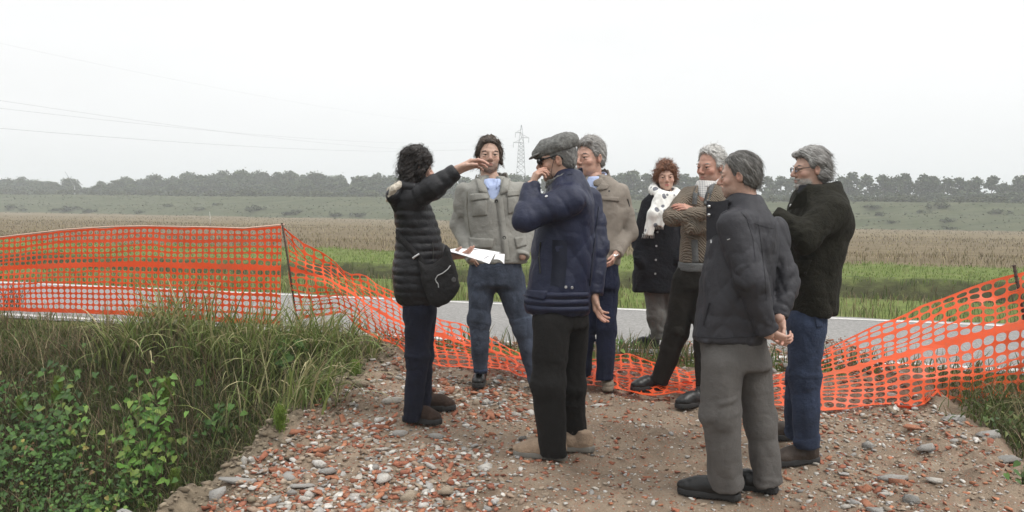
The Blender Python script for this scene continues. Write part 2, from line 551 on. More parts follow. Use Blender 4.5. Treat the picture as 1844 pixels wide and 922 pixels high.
def stone_mat(name, ca, cb, nsc=25, rough=0.9):
    m, nt, b = new_mat(name)
    oi = nd(nt, 'ShaderNodeObjectInfo')
    co = objco(nt)
    n1 = noise(nt, 2.2, 5, co, 0.7)
    c = mixc(nt, ca, cb, oi.outputs['Random'])
    c = mixc(nt, c, (0.2, 0.14, 0.095), ramp(nt, n1, [(0.52, 0), (0.8, 0.75)]))
    c = mixc(nt, c, mixc(nt, (0.72, 0.72, 0.72), (1.2, 1.2, 1.2), noise(nt, 9, 4, co, 0.7)), 1.0, 'MULTIPLY')
    nt.links.new(c, b.inputs['Base Color']); b.inputs['Roughness'].default_value = rough
    b.inputs['Specular IOR Level'].default_value = 0.2
    bump(nt, b, noise(nt, 7, 5, co, 0.7), 0.5, 0.12)
    return m
SM = {'brick': stone_mat('broken_brick', (0.27, 0.10, 0.06), (0.42, 0.19, 0.115)),
      'grey': stone_mat('grey_stone', (0.24, 0.235, 0.22), (0.40, 0.385, 0.36)),
      'pale': stone_mat('pale_rubble', (0.46, 0.43, 0.385), (0.62, 0.60, 0.56)),
      'tan': stone_mat('tan_stone', (0.26, 0.205, 0.15), (0.40, 0.33, 0.25))}
CH = {'brick': [chunk('brick', 100 + k) for k in range(8)], 'stone': [chunk('stone', 200 + k) for k in range(10)]}
STM = {}
for mk in SM:
    STM[mk] = [mesh_from('piece', v, f, SM[mk], False) for v, f in CH['brick' if mk == 'brick' else 'stone']]
def rubble_density(X, Y):
    left = sst(0.55, -0.55, X - 0.10 * (Y - 4.5)) * sst(7.0, 4.8, Y)
    right = sst(1.25, 2.0, X) * 0.75
    back = 0.45 * sst(5.7, 6.5, Y)
    return np.clip(np.maximum(np.maximum(left, right), back) + 0.10, 0, 1) * (0.55 + 0.45 * vnoise(X * 2.3, Y * 2.3, 0, 31))
def scatter(n, dens, x0, x1, y0, y1):
    out = []
    while len(out) < n:
        m = 4000
        X = rng.uniform(x0, x1, m); Y = rng.uniform(y0, y1, m)
        ok = (rng.uniform(0, 1, m) < dens(X, Y)) & (X > edge_l(Y) + 0.14 + 0.12 * vnoise(Y * 4, X * 4, 0, 33)) & (X < EDGE_R + 0.02) & (np.abs(X / Y) < 0.68)
        out += list(zip(X[ok], Y[ok]))
    return np.array(out[:n])
def put_piece(mk, x, y, size, rz=None, tilt=0.25, sink=0.3, sc=None, z=None):
    k = int(rng.integers(len(STM[mk])))
    o = obj('brick_fragment' if mk == 'brick' else 'stone', STM[mk][k], track)
    o.rotation_euler = (rng.normal(0, tilt), rng.normal(0, tilt), rng.uniform(0, 6.28) if rz is None else rz)
    o.scale = (size, size, size) if sc is None else sc
    hz = (size if sc is None else sc[2])
    o.location = (x, y, (float(track_z(np.array(x), np.array(y))) + hz * (0.45 - sink)) if z is None else z)
    return o
for px, py, mk, sc in [(706, 737, 'pale', (0.075, 0.05, 0.05)), (430, 893, 'grey', (0.115, 0.05, 0.035)), (545, 888, 'grey', (0.075, 0.045, 0.03)),
                       (1079, 733, 'pale', (0.06, 0.045, 0.04)), (1695, 757, 'pale', (0.028, 0.02, 0.05)), (1668, 824, 'grey', (0.06, 0.05, 0.045)),
                       (1683, 871, 'pale', (0.05, 0.04, 0.03)), (1590, 899, 'pale', (0.032, 0.028, 0.02)), (590, 860, 'grey', (0.06, 0.05, 0.05)),
                       (575, 843, 'pale', (0.05, 0.04, 0.04)), (690, 868, 'pale', (0.05, 0.07, 0.05)), (440, 858, 'pale', (0.02, 0.02, 0.05)),
                       (452, 855, 'pale', (0.02, 0.02, 0.055)), (720, 790, 'grey', (0.05, 0.045, 0.045)), (785, 797, 'grey', (0.05, 0.04, 0.04)),
                       (650, 709, 'tan', (0.075, 0.06, 0.05)), (1610, 868, 'grey', (0.09, 0.04, 0.035)), (690, 815, 'pale', (0.05, 0.035, 0.025)),
                       (535, 800, 'brick', (0.045, 0.04, 0.03)), (580, 822, 'brick', (0.05, 0.04, 0.035)), (1600, 858, 'brick', (0.07, 0.05, 0.02)),
                       (1780, 800, 'grey', (0.1, 0.05, 0.06)), (1812, 838, 'grey', (0.09, 0.05, 0.05)), (680, 780, 'brick', (0.05, 0.04, 0.035)),
                       (1720, 770, 'grey', (0.09, 0.06, 0.06)), (1640, 790, 'brick', (0.06, 0.05, 0.03)), (1460, 775, 'pale', (0.05, 0.04, 0.03)),
                       (545, 905, 'pale', (0.045, 0.03, 0.03)), (640, 895, 'pale', (0.055, 0.04, 0.03)), (520, 880, 'brick', (0.05, 0.04, 0.03))]:
    p = ground(px, py)
    put_piece(mk, p[0], p[1], 0.05, rz=rng.uniform(-0.5, 0.5), sc=sc, tilt=0.12, sink=0.1)
kinds = ['brick', 'grey', 'pale', 'tan']
pts = scatter(270, rubble_density, -1.6, 2.8, 3.4, 6.6)
for x, y in pts:
    mk = kinds[int(rng.choice(4, p=[0.36, 0.26, 0.24, 0.14]))]
    put_piece(mk, x, y, float(np.clip(rng.lognormal(-3.6, 0.38), 0.015, 0.055)))
def small_rubble(n, name, smin, smax, dens):
    P = scatter(n, dens, -1.7, 2.8, 3.2, 7.0)
    Z = track_z(P[:, 0], P[:, 1])
    V = []; Fc = []; T = []; nv = 0
    pal = {'brick': [(0.30, 0.12, 0.075), (0.38, 0.17, 0.10), (0.25, 0.105, 0.07)], 'stone': [(0.30, 0.29, 0.275), (0.44, 0.42, 0.39), (0.30, 0.24, 0.18), (0.24, 0.18, 0.13), (0.50, 0.48, 0.44), (0.36, 0.33, 0.29), (0.33, 0.27, 0.21), (0.27, 0.20, 0.15)]}
    for (x, y), z in zip(P, Z):
        k = 'brick' if rng.uniform() < 0.36 else 'stone'
        v, f = CH[k][int(rng.integers(len(CH[k])))]
        s = smin + (smax - smin) * rng.uniform() ** 2.2
        a = rng.uniform(0, 6.28); ca, sa = math.cos(a), math.sin(a)
        w = v * s * np.array([1, 1, 0.8])
        t = rng.normal(0, 0.3)
        w = np.stack([w[:, 0], w[:, 1], w[:, 2] + t * w[:, 0]], -1)
        w = np.stack([ca * w[:, 0] - sa * w[:, 1] + x, sa * w[:, 0] + ca * w[:, 1] + y, w[:, 2] + z + s * 0.12], -1)
        V.append(w); Fc.append(f + nv); nv += len(v)
        c = np.array(pal[k][int(rng.integers(len(pal[k])))]) * rng.uniform(0.75, 1.15)
        T.append(np.tile(c, (len(v), 1)))
    o = obj(name, mesh_from(name, np.concatenate(V), np.concatenate(Fc), MATS['chips'], False, np.concatenate(T)), track)
    tag(o, kind='stuff')
tinted('chips', 0.95, nscale=70, namp=0.25, spec=0.15)
small_rubble(17000, 'small_rubble', 0.005, 0.022, lambda X, Y: 0.22 + 0.78 * rubble_density(X, Y))
small_rubble(9000, 'grit', 0.003, 0.010, lambda X, Y: 0.8 + 0 * X)
small_rubble(4200, 'loose_rubble', 0.010, 0.034, lambda X, Y: np.maximum(rubble_density(X, Y) - 0.28, 0.02) * sst(0.9, -0.2, X - 0.1 * (Y - 4.5)) + 0.25 * np.maximum(rubble_density(X, Y) - 0.3, 0))

def clods(n):
    V = []; Fc = []; T = []; nv = 0
    for _ in range(n):
        y = rng.uniform(3.4, 7.0); x = float(edge_l(y)) + rng.normal(0.0, 0.16); z = float(track_z(np.array(x), np.array(y)))
        v, f = CH['stone'][int(rng.integers(10))]; s = 0.006 + 0.026 * rng.uniform() ** 3; a = rng.uniform(0, 6.28); ca, sa = math.cos(a), math.sin(a)
        w = v * s * np.array([1, 1, 0.8]) * (1 + 0.15 * rng.normal(size=(len(v), 1)))
        V.append(np.stack([ca * w[:, 0] - sa * w[:, 1] + x, sa * w[:, 0] + ca * w[:, 1] + y, w[:, 2] + z + s * 0.15], -1)); Fc.append(f + nv); nv += len(v)
        T.append(np.tile(np.array([(0.20, 0.16, 0.115), (0.15, 0.12, 0.085), (0.26, 0.215, 0.155), (0.12, 0.095, 0.068)][int(rng.integers(4))]) * rng.uniform(0.8, 1.15), (len(v), 1)))
    tag(obj('earth_clods', mesh_from('earth_clods', np.concatenate(V), np.concatenate(Fc), MATS['chips'], False, np.concatenate(T)), track), kind='stuff')
clods(2200)
# ------------------------------------------------------------------ blades of grass, leaves
def blades(P, L, W, D, bend, segs=4, fold=None, up=None, droop=0.0):
    """P base (N,3), L length, W width, D lean direction (N,2), bend 0..1.3"""
    N = len(P); t = np.linspace(0, 1, segs + 1)[None, :]
    L = L[:, None]; B = bend[:, None]
    ang = B * t * 1.35                                   # angle from vertical grows along the blade
    dt = 1.0 / segs
    hx = np.concatenate([np.zeros((N, 1)), np.cumsum(np.sin((ang[:, 1:] + ang[:, :-1]) / 2) * L * dt, 1)], 1)
    hz = np.concatenate([np.zeros((N, 1)), np.cumsum(np.cos((ang[:, 1:] + ang[:, :-1]) / 2) * L * dt, 1)], 1)
    C = P[:, None, :] + np.stack([hx * D[:, :1], hx * D[:, 1:], hz], -1)
    a = np.arctan2(D[:, 1], D[:, 0]) + math.pi / 2 + rng.normal(0, 0.5, N)
    S = np.stack([np.cos(a), np.sin(a), rng.normal(0, 0.25, N)], -1)[:, None, :]
    prof = np.minimum(1, 0.55 + 1.8 * t) * (1 - t ** 2.2) + 0.02
    w = (W[:, None] * prof * 0.5)[..., None]
    V = np.stack([C - S * w, C + S * w], 2).reshape(-1, 3)
    base = (np.arange(N) * (segs + 1) * 2)[:, None]
    k = np.arange(segs)[None, :] * 2
    F = np.stack([base + k, base + k + 1, base + k + 3, base + k + 2], -1).reshape(-1, 4)
    return V, F
def grass_obj(name, P, L, W, D, bend, cols, mat, segs=4, parent=None, loc=None, base_col=None):
    V, F = blades(P, L, W, D, bend, segs)
    T = np.repeat(cols, (segs + 1) * 2, axis=0)
    if loc is not None: V = V - np.asarray(loc)
    return obj(name, mesh_from(name, V, F, mat, False, T), parent, loc if loc is not None else (0, 0, 0))
def pick(pal, n, var=0.25, w=None):
    pal = np.array(pal)
    c = pal[rng.choice(len(pal), n, p=w)]
    return c * rng.uniform(1 - var, 1 + var, (n, 1))
def rdir(n, ang=None, spread=3.14):
    a = rng.uniform(-math.pi, math.pi, n) if ang is None else ang + rng.normal(0, spread, n)
    return np.stack([np.cos(a), np.sin(a)], -1)
tinted('blade', 0.55, 0.30)
tinted('leaf', 0.45, 0.25, nscale=40, namp=0.2)
tinted('dry', 0.8, 0.2)
def qpts(n, s0, s1, q0, q1):
    s = rng.uniform(s0, s1, n); q = rng.uniform(q0, q1, n)
    t = np.array([RN[1], -RN[0]])
    return np.stack([t[0] * s + RN[0] * q, t[1] * s + RN[1] * q], -1)
def onland(P2, dz=-0.01):
    return np.column_stack([P2, zg(P2[:, 0], P2[:, 1]) + dz])
GREEN = [(0.075, 0.125, 0.028), (0.10, 0.155, 0.04), (0.13, 0.17, 0.05), (0.06, 0.095, 0.025)]
DRY = [(0.24, 0.19, 0.105), (0.18, 0.14, 0.08), (0.30, 0.25, 0.15), (0.12, 0.09, 0.055)]
# far verge, ditch bank and meadow strip
P = np.concatenate([qpts(15000, -16, 16, 9.54, 12.7), qpts(9000, -20, 20, 12.3, 17.6), qpts(22000, -24, 24, 17.2, 23.0)])
keep = (np.abs(P[:, 0] / P[:, 1]) < 0.66) & (P[:, 1] > 5)
P = onland(P[keep]); n = len(P); q = P[:, 0] * RN[0] + P[:, 1] * RN[1]
clump = vnoise(P[:, 0] * 1.3, P[:, 1] * 1.3, 0, 41)
L = rng.uniform(0.05, 0.15, n) * (1 + 0.9 * np.maximum(clump, 0)) * np.where((q > 12.6) & (q < 17.2), 1.3, np.where(q > 17.2, 0.55, 1.0))
c = pick(GREEN, n, 0.3)
dr = rng.uniform(size=n) < np.where(q < 12.6, 0.30, np.where(q < 17.4, 0.30, 0.06))
c[dr] = pick(DRY, int(dr.sum()))
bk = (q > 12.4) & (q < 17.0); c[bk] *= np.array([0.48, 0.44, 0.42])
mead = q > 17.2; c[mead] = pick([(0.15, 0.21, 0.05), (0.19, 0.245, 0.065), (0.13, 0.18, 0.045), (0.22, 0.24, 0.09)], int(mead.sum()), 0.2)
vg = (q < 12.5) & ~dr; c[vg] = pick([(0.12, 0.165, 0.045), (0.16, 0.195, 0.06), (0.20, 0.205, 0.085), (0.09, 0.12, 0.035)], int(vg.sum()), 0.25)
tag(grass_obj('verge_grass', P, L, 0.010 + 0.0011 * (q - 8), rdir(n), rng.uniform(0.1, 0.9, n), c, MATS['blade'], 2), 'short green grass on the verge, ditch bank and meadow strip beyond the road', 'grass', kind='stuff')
# dry crop stalks
P = np.concatenate([qpts(11000, -34, 30, 22.3, 30), qpts(18000, -60, 55, 26, 62), qpts(9000, -90, 85, 55, 119)])
keep = (np.abs(P[:, 0] / P[:, 1]) < 0.66)
P = onland(P[keep]); n = len(P); q = P[:, 0] * RN[0] + P[:, 1] * RN[1]
L = rng.uniform(0.06, 0.20, n) * (1 + 0.6 * sst(25, 22.5, q))
c = pick([(0.235, 0.185, 0.105), (0.155, 0.118, 0.072), (0.33, 0.275, 0.16), (0.11, 0.082, 0.05), (0.175, 0.15, 0.078), (0.125, 0.11, 0.05)], n, 0.2)
far_q = sst(45, 90, q)[:, None]
c = c * (1 - far_q) + (np.array([0.165, 0.135, 0.088]) * rng.uniform(0.8, 1.2, (n, 1))) * far_q
tag(grass_obj('crop_stubble', P, L, 0.016 + 0.0009 * (q - 20), rdir(n), rng.uniform(0.2, 1.1, n), c, MATS['dry'], 2), 'dry tan crop stalks standing across the harvested field', 'crop', kind='stuff')
# levee rough grass
s = rng.uniform(-190, 150, 9000); qq = rng.uniform(119.5, 146, 9000)
t2 = np.array([LN[1], -LN[0]])
P = np.stack([t2[0] * s + LN[0] * qq, t2[1] * s + LN[1] * qq], -1)
P = P[np.abs(P[:, 0] / P[:, 1]) < 0.68]; n = len(P); P = onland(P)
cl = vnoise(P[:, 0] * 0.06, P[:, 1] * 0.3, 0, 61)
c = pick([(0.075, 0.085, 0.045), (0.088, 0.094, 0.052), (0.065, 0.076, 0.04), (0.10, 0.10, 0.06)], n, 0.12)
c = c * (1 + 0.22 * cl[:, None])
tag(grass_obj('levee_grass', P, rng.uniform(0.10, 0.26, n) * (1 + 0.5 * cl), rng.uniform(0.2, 0.6, n), rdir(n), rng.uniform(0.9, 1.5, n), c, MATS['dry'], 2), 'rough grey green grass over the long levee', 'grass', kind='stuff')
# near verge and edge of the track beside the road
P = np.concatenate([qpts(3200, -11, 0.6, 5.9, 6.66), qpts(900, -1.2, 3.2, 6.36, 6.64), qpts(2600, 2.3, 6.5, 5.2, 6.64)])
X, Y = P[:, 0], P[:, 1]
ont = (X > edge_l(Y)) & (X < EDGE_R) & (X * RN[0] + Y * RN[1] < 6.34)
P = onland(P[~ont]); n = len(P)
c = pick(GREEN + DRY[:3], n, 0.3)
tag(grass_obj('roadside_grass', P, rng.uniform(0.06, 0.24, n), rng.uniform(0.006, 0.013, n), rdir(n), rng.uniform(0.2, 1.0, n), c, MATS['blade'], 3), 'tufted green and straw grass along the near edge of the road', 'grass', kind='stuff')

# the overgrown ditch bank, left of the track and a corner on its right
def bank_pts(n):
    out = []
    while len(out) < n:
        P = qpts(6000, -9.5, 5.5, 4.25, 6.4)
        X, Y = P[:, 0], P[:, 1]
        ok = ((X < edge_l(Y) - 0.12) | (X > EDGE_R + 0.22)) & (np.abs(X / Y) < 0.72) & (Y > 3.2)
        out += list(P[ok])
    return np.array(out[:n])
P = onland(bank_pts(24000), -0.02); n = len(P); q = P[:, 0] * RN[0] + P[:, 1] * RN[1]
c = pick([(0.095, 0.13, 0.036), (0.12, 0.15, 0.045), (0.15, 0.13, 0.07), (0.11, 0.085, 0.056), (0.06, 0.085, 0.025), (0.26, 0.22, 0.13)], n, 0.3, [0.25, 0.17, 0.17, 0.17, 0.17, 0.07])
zone = vnoise(P[:, 0] * 1.6, P[:, 1] * 1.6, 0, 66)[:, None]
c = c * (1 + 0.35 * zone * np.array([0.6, 1.0, 0.6]))
tag(grass_obj('bank_grass', P, rng.uniform(0.08, 0.30, n), rng.uniform(0.004, 0.009, n), rdir(n, -1.5, 1.6), rng.uniform(0.5, 1.75, n), c, MATS['blade'], 4), 'matted green and brown grass covering the ditch banks', 'grass', kind='stuff')
# grass and weeds leaning over the edge of the track
Ye = rng.uniform(4.2, 6.6, 2600); Xe = edge_l(Ye) - 0.10 + rng.normal(0, 0.10, 2600) - 0.22 * sst(5.6, 4.6, Ye)
P = onland(np.stack([Xe, Ye], -1)); n = len(P)
tag(grass_obj('edge_grass', P, rng.uniform(0.06, 0.26, n), rng.uniform(0.005, 0.011, n), rdir(n, -0.8, 1.2), rng.uniform(0.4, 1.7, n), pick([(0.16, 0.2, 0.06), (0.12, 0.16, 0.045), (0.26, 0.22, 0.12), (0.1, 0.12, 0.04)], n, 0.3), MATS['blade'], 4), 'grass leaning over the clay edge of the rubble track', 'grass', kind='stuff')
# thin dead stems
P = onland(bank_pts(2600), 0.0); n = len(P)
tag(grass_obj('dead_stems', P, rng.uniform(0.2, 0.5, n), rng.uniform(0.003, 0.006, n), rdir(n), rng.uniform(0.4, 1.7, n), pick(DRY + [(0.14, 0.08, 0.055)], n), MATS['dry'], 4), 'thin dead brown stems tangled over the ditch bank', 'stems', kind='stuff')

# long arching reed grass clumps on the bank
def tussock(px, py, n, Lm, label, lean=None, spread=1.0, pal=None, wid=0.017, r=0.14, name='grass_tussock'):
    p = ground(px, py)
    n = int(n * 2.4); wid = wid * 0.78; Lm = Lm * 1.12
    P2 = p[:2] + rng.normal(0, r, (n, 2)); P = onland(P2, -0.03)
    c = pick(pal or [(0.21, 0.26, 0.08), (0.27, 0.31, 0.11), (0.16, 0.22, 0.065), (0.34, 0.32, 0.16), (0.42, 0.37, 0.21), (0.12, 0.17, 0.05)], n, 0.2)
    D = rdir(n) if lean is None else rdir(n, lean, spread)
    b0 = (p[0], p[1], float(zg(p[0], p[1])))
    o = obj(name, None, None, b0)
    V, F = blades(P - np.array(b0), Lm * rng.uniform(0.55, 1.1, n), wid * rng.uniform(0.5, 1.25, n), D, rng.uniform(0.55, 2.0, n), 7)
    tag(obj('blades', mesh_from('blades', V, F, MATS['blade'], False, np.repeat(c, 16, axis=0)), o), kind='stuff')
    return tag(o, label, 'grass clump', 'long arching grass clumps on the ditch bank')
tussock(235, 640, 75, 0.62, 'straw coloured grass clump in front of the left end of the orange net', -1.2, 1.2)
tussock(310, 610, 90, 0.70, 'tall arching grass clump with straw seed stems before the net middle')
tussock(385, 640, 85, 0.62, 'green arching grass clump hanging down the bank below the net', -0.8, 0.9)
tussock(455, 650, 95, 0.66, 'dense bright green arching grass clump left of the leaning net stake', -0.6, 1.0)
tussock(525, 660, 100, 0.70, 'broad bladed grass clump at the foot of the leaning net stake', -0.7, 1.1)
tussock(590, 655, 80, 0.60, 'broad bladed grass clump at the top corner of the rubble track', -1.0, 0.9)
tussock(545, 735, 60, 0.60, 'long grass clump drooping beside the clay edge of the track', -0.5, 0.7)
tussock(470, 735, 42, 0.62, 'sparse pale stalked grass clump halfway down the ditch bank', 0.6, 0.9)
tussock(640, 650, 34, 0.40, 'short grass clump between the bank and the start of the rubble', -1.3, 0.8)
tussock(20, 560, 26, 0.55, 'reddish brown withered weed at the left end of the net', None, 1, [(0.11, 0.075, 0.05), (0.085, 0.08, 0.04), (0.15, 0.09, 0.06)], 0.010, 0.07, 'withered_weed')
tussock(1795, 775, 60, 0.34, 'low green grass clump in the ditch at the far right', -2.0, 1.0, [(0.075, 0.12, 0.03), (0.10, 0.14, 0.04), (0.16, 0.15, 0.07)], 0.011)
tussock(1760, 735, 45, 0.30, 'short grass clump under the right end of the orange net', -2.0, 1.0, [(0.075, 0.12, 0.03), (0.10, 0.14, 0.04), (0.16, 0.15, 0.07)], 0.011)

# leaf shapes
def leaves(C, size, N3, up, cols):
    """heart shaped leaves folded along the midrib; C centres, N3 normals, up pointing to the tip"""
    n = len(C)
    N3 = N3 / np.linalg.norm(N3, axis=1)[:, None]
    up = up - (up * N3).sum(1)[:, None] * N3; up /= np.linalg.norm(up, axis=1)[:, None] + 1e-9
    sd = np.cross(up, N3)
    pts = [(0, -0.42, 0), (0.30, -0.50, 0.09), (0.48, -0.18, 0.12), (0.26, 0.25, 0.06), (0, 0.62, -0.06), (-0.26, 0.25, 0.06), (-0.48, -0.18, 0.12), (-0.30, -0.50, 0.09), (0, 0.05, 0)]
    asp = rng.uniform(0.55, 1.1, (n, 1)); cv = rng.uniform(-0.5, 2.2, (n, 1))
    V = np.stack([C + size[:, None] * (a * asp * sd + b_ * up + c_ * cv * N3) for a, b_, c_ in pts], 1).reshape(-1, 3)
    tr = np.array([(0, 1, 8), (1, 2, 8), (2, 3, 8), (3, 4, 8), (4, 5, 8), (5, 6, 8), (6, 7, 8), (7, 0, 8)])
    F = ((np.arange(n) * 9)[:, None, None] + tr[None]).reshape(-1, 3)
    return V, F, np.repeat(cols, 9, axis=0)
def leafy(name, P, h, size, cols, loc=None):
    n = len(P)
    C = P + np.column_stack([rng.normal(0, 0.03, (n, 2)), h])
    N3 = np.column_stack([rng.normal(0.05, 0.45, n), rng.normal(-0.55, 0.4, n), rng.uniform(0.4, 1.1, n)])
    up = np.column_stack([rng.normal(0, 0.8, n), rng.normal(-0.5, 0.5, n), rng.normal(-0.5, 0.4, n)])
    V, F, T = leaves(C, size, N3, up, cols)
    if loc is not None: V = V - np.asarray(loc)
    return obj(name, mesh_from(name, V, F, MATS['leaf'], False, T), None, loc if loc is not None else (0, 0, 0))
LG = [(0.05, 0.115, 0.022), (0.068, 0.145, 0.03), (0.085, 0.165, 0.036), (0.036, 0.082, 0.018)]
# continuous mass in the ditch bottom, bottom left
P = qpts(30000, -7.5, -0.6, 4.1, 5.9); X, Y = P[:, 0], P[:, 1]
dens = sst(5.12, 4.62, X * RN[0] + Y * RN[1] + 0.28 * (X + 3.2) + 0.25 * vnoise(X * 1.8, Y * 1.8, 0, 71))
ok = (X < edge_l(Y) - 0.50) & (rng.uniform(size=len(P)) < dens) & (np.abs(X / Y) < 0.75)
P = onland(P[ok])[:9000]; n = len(P)
zn = vnoise(P[:, 0] * 2.6, P[:, 1] * 2.6, 0, 73); lc = pick(LG, n, 0.35); br_ = zn > 0.15; lc[br_] = pick([(0.10, 0.20, 0.035), (0.14, 0.23, 0.045), (0.19, 0.24, 0.055), (0.07, 0.15, 0.03)], int(br_.sum()), 0.3); yl = rng.uniform(size=n) < 0.03; lc[yl] = pick([(0.26, 0.22, 0.06), (0.2, 0.13, 0.06)], int(yl.sum()))
hh = (0.30 + 0.20 * vnoise(P[:, 0] * 2.2, P[:, 1] * 2.2, 0, 72)) * rng.uniform(0.25, 1.0, n) ** 0.5
tag(leafy('leafy_ground_cover', P, hh, rng.uniform(0.018, 0.046, n) * (1.15 + 0.55 * zn), lc), 'dark green broad leaved weeds filling the ditch bottom', 'weeds', kind='stuff')
def leaf_plant(px, py, n, h, r, label, pal, sz=(0.035, 0.07), dq=0.0):
    p = ground(px, py)
    b0 = np.array([p[0], p[1], float(zg(p[0], p[1]))])
    u = rng.uniform(0.1, 1, n)
    P2 = p[:2] + rng.normal(0, r, (n, 2)) * (1.15 - 0.6 * u[:, None])
    lv = leafy('leaves', onland(P2), h * u, rng.uniform(*sz, n), pick(pal, n, 0.2), b0); tag(lv, kind='stuff')
    mb = MB()
    for k in range(7):
        a = rng.normal(0, r * 0.6, 2); mb.tube([(0, 0, -0.05), (a[0] * 0.5, a[1] * 0.5, h * 0.5), (a[0], a[1], h * 0.95)], [0.004, 0.003, 0.0015], 4)
    o = obj('leafy_weed', None, None, b0); lv.parent = o; lv.location = (0, 0, 0)
    for k in range(len(mb.v)):
        m1 = MB(); m1.tube(mb.v[k].reshape(3, 4, 3).mean(1), [0.004, 0.003, 0.0015], 4); obj('stem', m1.mesh('stem', MATS['stemgreen'], True), o)
    return tag(o, label, 'weed', 'leafy weeds on the ditch banks')
plain('stemgreen', (0.09, 0.11, 0.04), 0.7)
BR = [(0.09, 0.20, 0.03), (0.12, 0.235, 0.04), (0.17, 0.24, 0.05), (0.07, 0.16, 0.03)]
leaf_plant(270, 850, 130, 0.50, 0.13, 'tall bright green climbing weed in the middle of the ditch', BR)
leaf_plant(250, 775, 70, 0.30, 0.15, 'light green heart leaved weed above the climbing weed', BR)
leaf_plant(255, 905, 90, 0.34, 0.13, 'bright green leafy weed at the bottom edge near the clay', BR)
leaf_plant(90, 800, 120, 0.45, 0.25, 'spreading green nettle like weed at the left edge', LG)
leaf_plant(385, 800, 50, 0.22, 0.11, 'small dark leaved weed against the clay edge of the track', LG)
leaf_plant(520, 690, 26, 0.30, 0.10, 'single large leaved dock plant under the broad grass', LG, (0.07, 0.12))
leaf_plant(1815, 800, 60, 0.20, 0.12, 'small leafy weed with yellow green tips in the right hand ditch', [(0.05, 0.09, 0.025), (0.075, 0.12, 0.03), (0.15, 0.17, 0.05)], (0.02, 0.045))
leaf_plant(1843, 880, 24, 0.12, 0.07, 'dark leafy weed at the lower right edge of the rubble', LG, (0.03, 0.06))
leaf_plant(1120, 640, 0 + 14, 0.12, 0.07, 'little plantain at the road edge beside the navy jeans', BR, (0.03, 0.05))

# feathery horsetails
def horsetail(px, py, h, label, col=(0.20, 0.29, 0.05)):
    p = ground(px, py); b0 = np.array([p[0], p[1], float(zg(p[0], p[1]))])
    n = 900; u = rng.uniform(0.12, 1, n)
    sx = rng.normal(0, 0.03, (n, 2))
    P = np.column_stack([sx * 0.5, h * u * 0.8])
    V, F = blades(P, h * 0.34 * rng.uniform(0.5, 1.1, n) * (1.25 - u), np.full(n, 0.0035), rdir(n), rng.uniform(0.5, 1.25, n), 3)
    o = obj('horsetail', None, None, b0)
    nl = obj('needles', mesh_from('needles', V, F, MATS['blade'], False, np.repeat(pick([col, tuple(v * 0.7 for v in col)], n, 0.2), 8, axis=0)), o); tag(nl, kind='stuff')
    mb = MB(); mb.tube([(0, 0, -0.05), (0, 0, h * 0.85)], [0.004, 0.002], 5)
    obj('stem', mb.mesh('stem', MATS['stemgreen']), o)
    return tag(o, label, 'weed', 'feathery horsetails on the bank')
horsetail(105, 745, 0.36, 'feathery yellow green horsetail above the leafy mass at left')
horsetail(300, 745, 0.34, 'feathery yellow green horsetail in the centre of the bank')
horsetail(505, 790, 0.24, 'feathery horsetail close to the clay edge of the track')
horsetail(315, 890, 0.22, 'low feathery horsetail near the bottom of the ditch')
horsetail(40, 760, 0.26, 'small feathery horsetail near the left edge of the picture')
horsetail(640, 690, 0.20, 'small horsetail beside the upper corner of the rubble')
# ------------------------------------------------------------------ orange safety net
def net_material():
    m, nt, b = new_mat('orange_plastic_net')
    g = nd(nt, 'ShaderNodeNewGeometry').outputs['Position']
    n1 = noise(nt, 3.0, 4, g); n2 = noise(nt, 60, 3, g)
    c = mixc(nt, (0.90, 0.125, 0.024), (0.96, 0.18, 0.045), n1)
    c = mixc(nt, c, (0.62, 0.20, 0.12), ramp(nt, n2, [(0.5, 0), (0.8, 0.5)])); c = mixc(nt, c, (0.55, 0.17, 0.09), ramp(nt, noise(nt, 1.4, 5, g, 0.7), [(0.5, 0), (0.75, 0.6)]))
    nt.links.new(c, b.inputs['Base Color']); b.inputs['Roughness'].default_value = 0.42
    t = nd(nt, 'ShaderNodeBsdfTranslucent'); nt.links.new(c, t.inputs[0])
    mx = nd(nt, 'ShaderNodeMixShader'); mx.inputs[0].default_value = 0.45
    nt.links.new(b.outputs[0], mx.inputs[1]); nt.links.new(t.outputs[0], mx.inputs[2])
    nt.links.new(mx.outputs[0], nt.nodes['Material Output'].inputs['Surface'])
    return m
net_material()
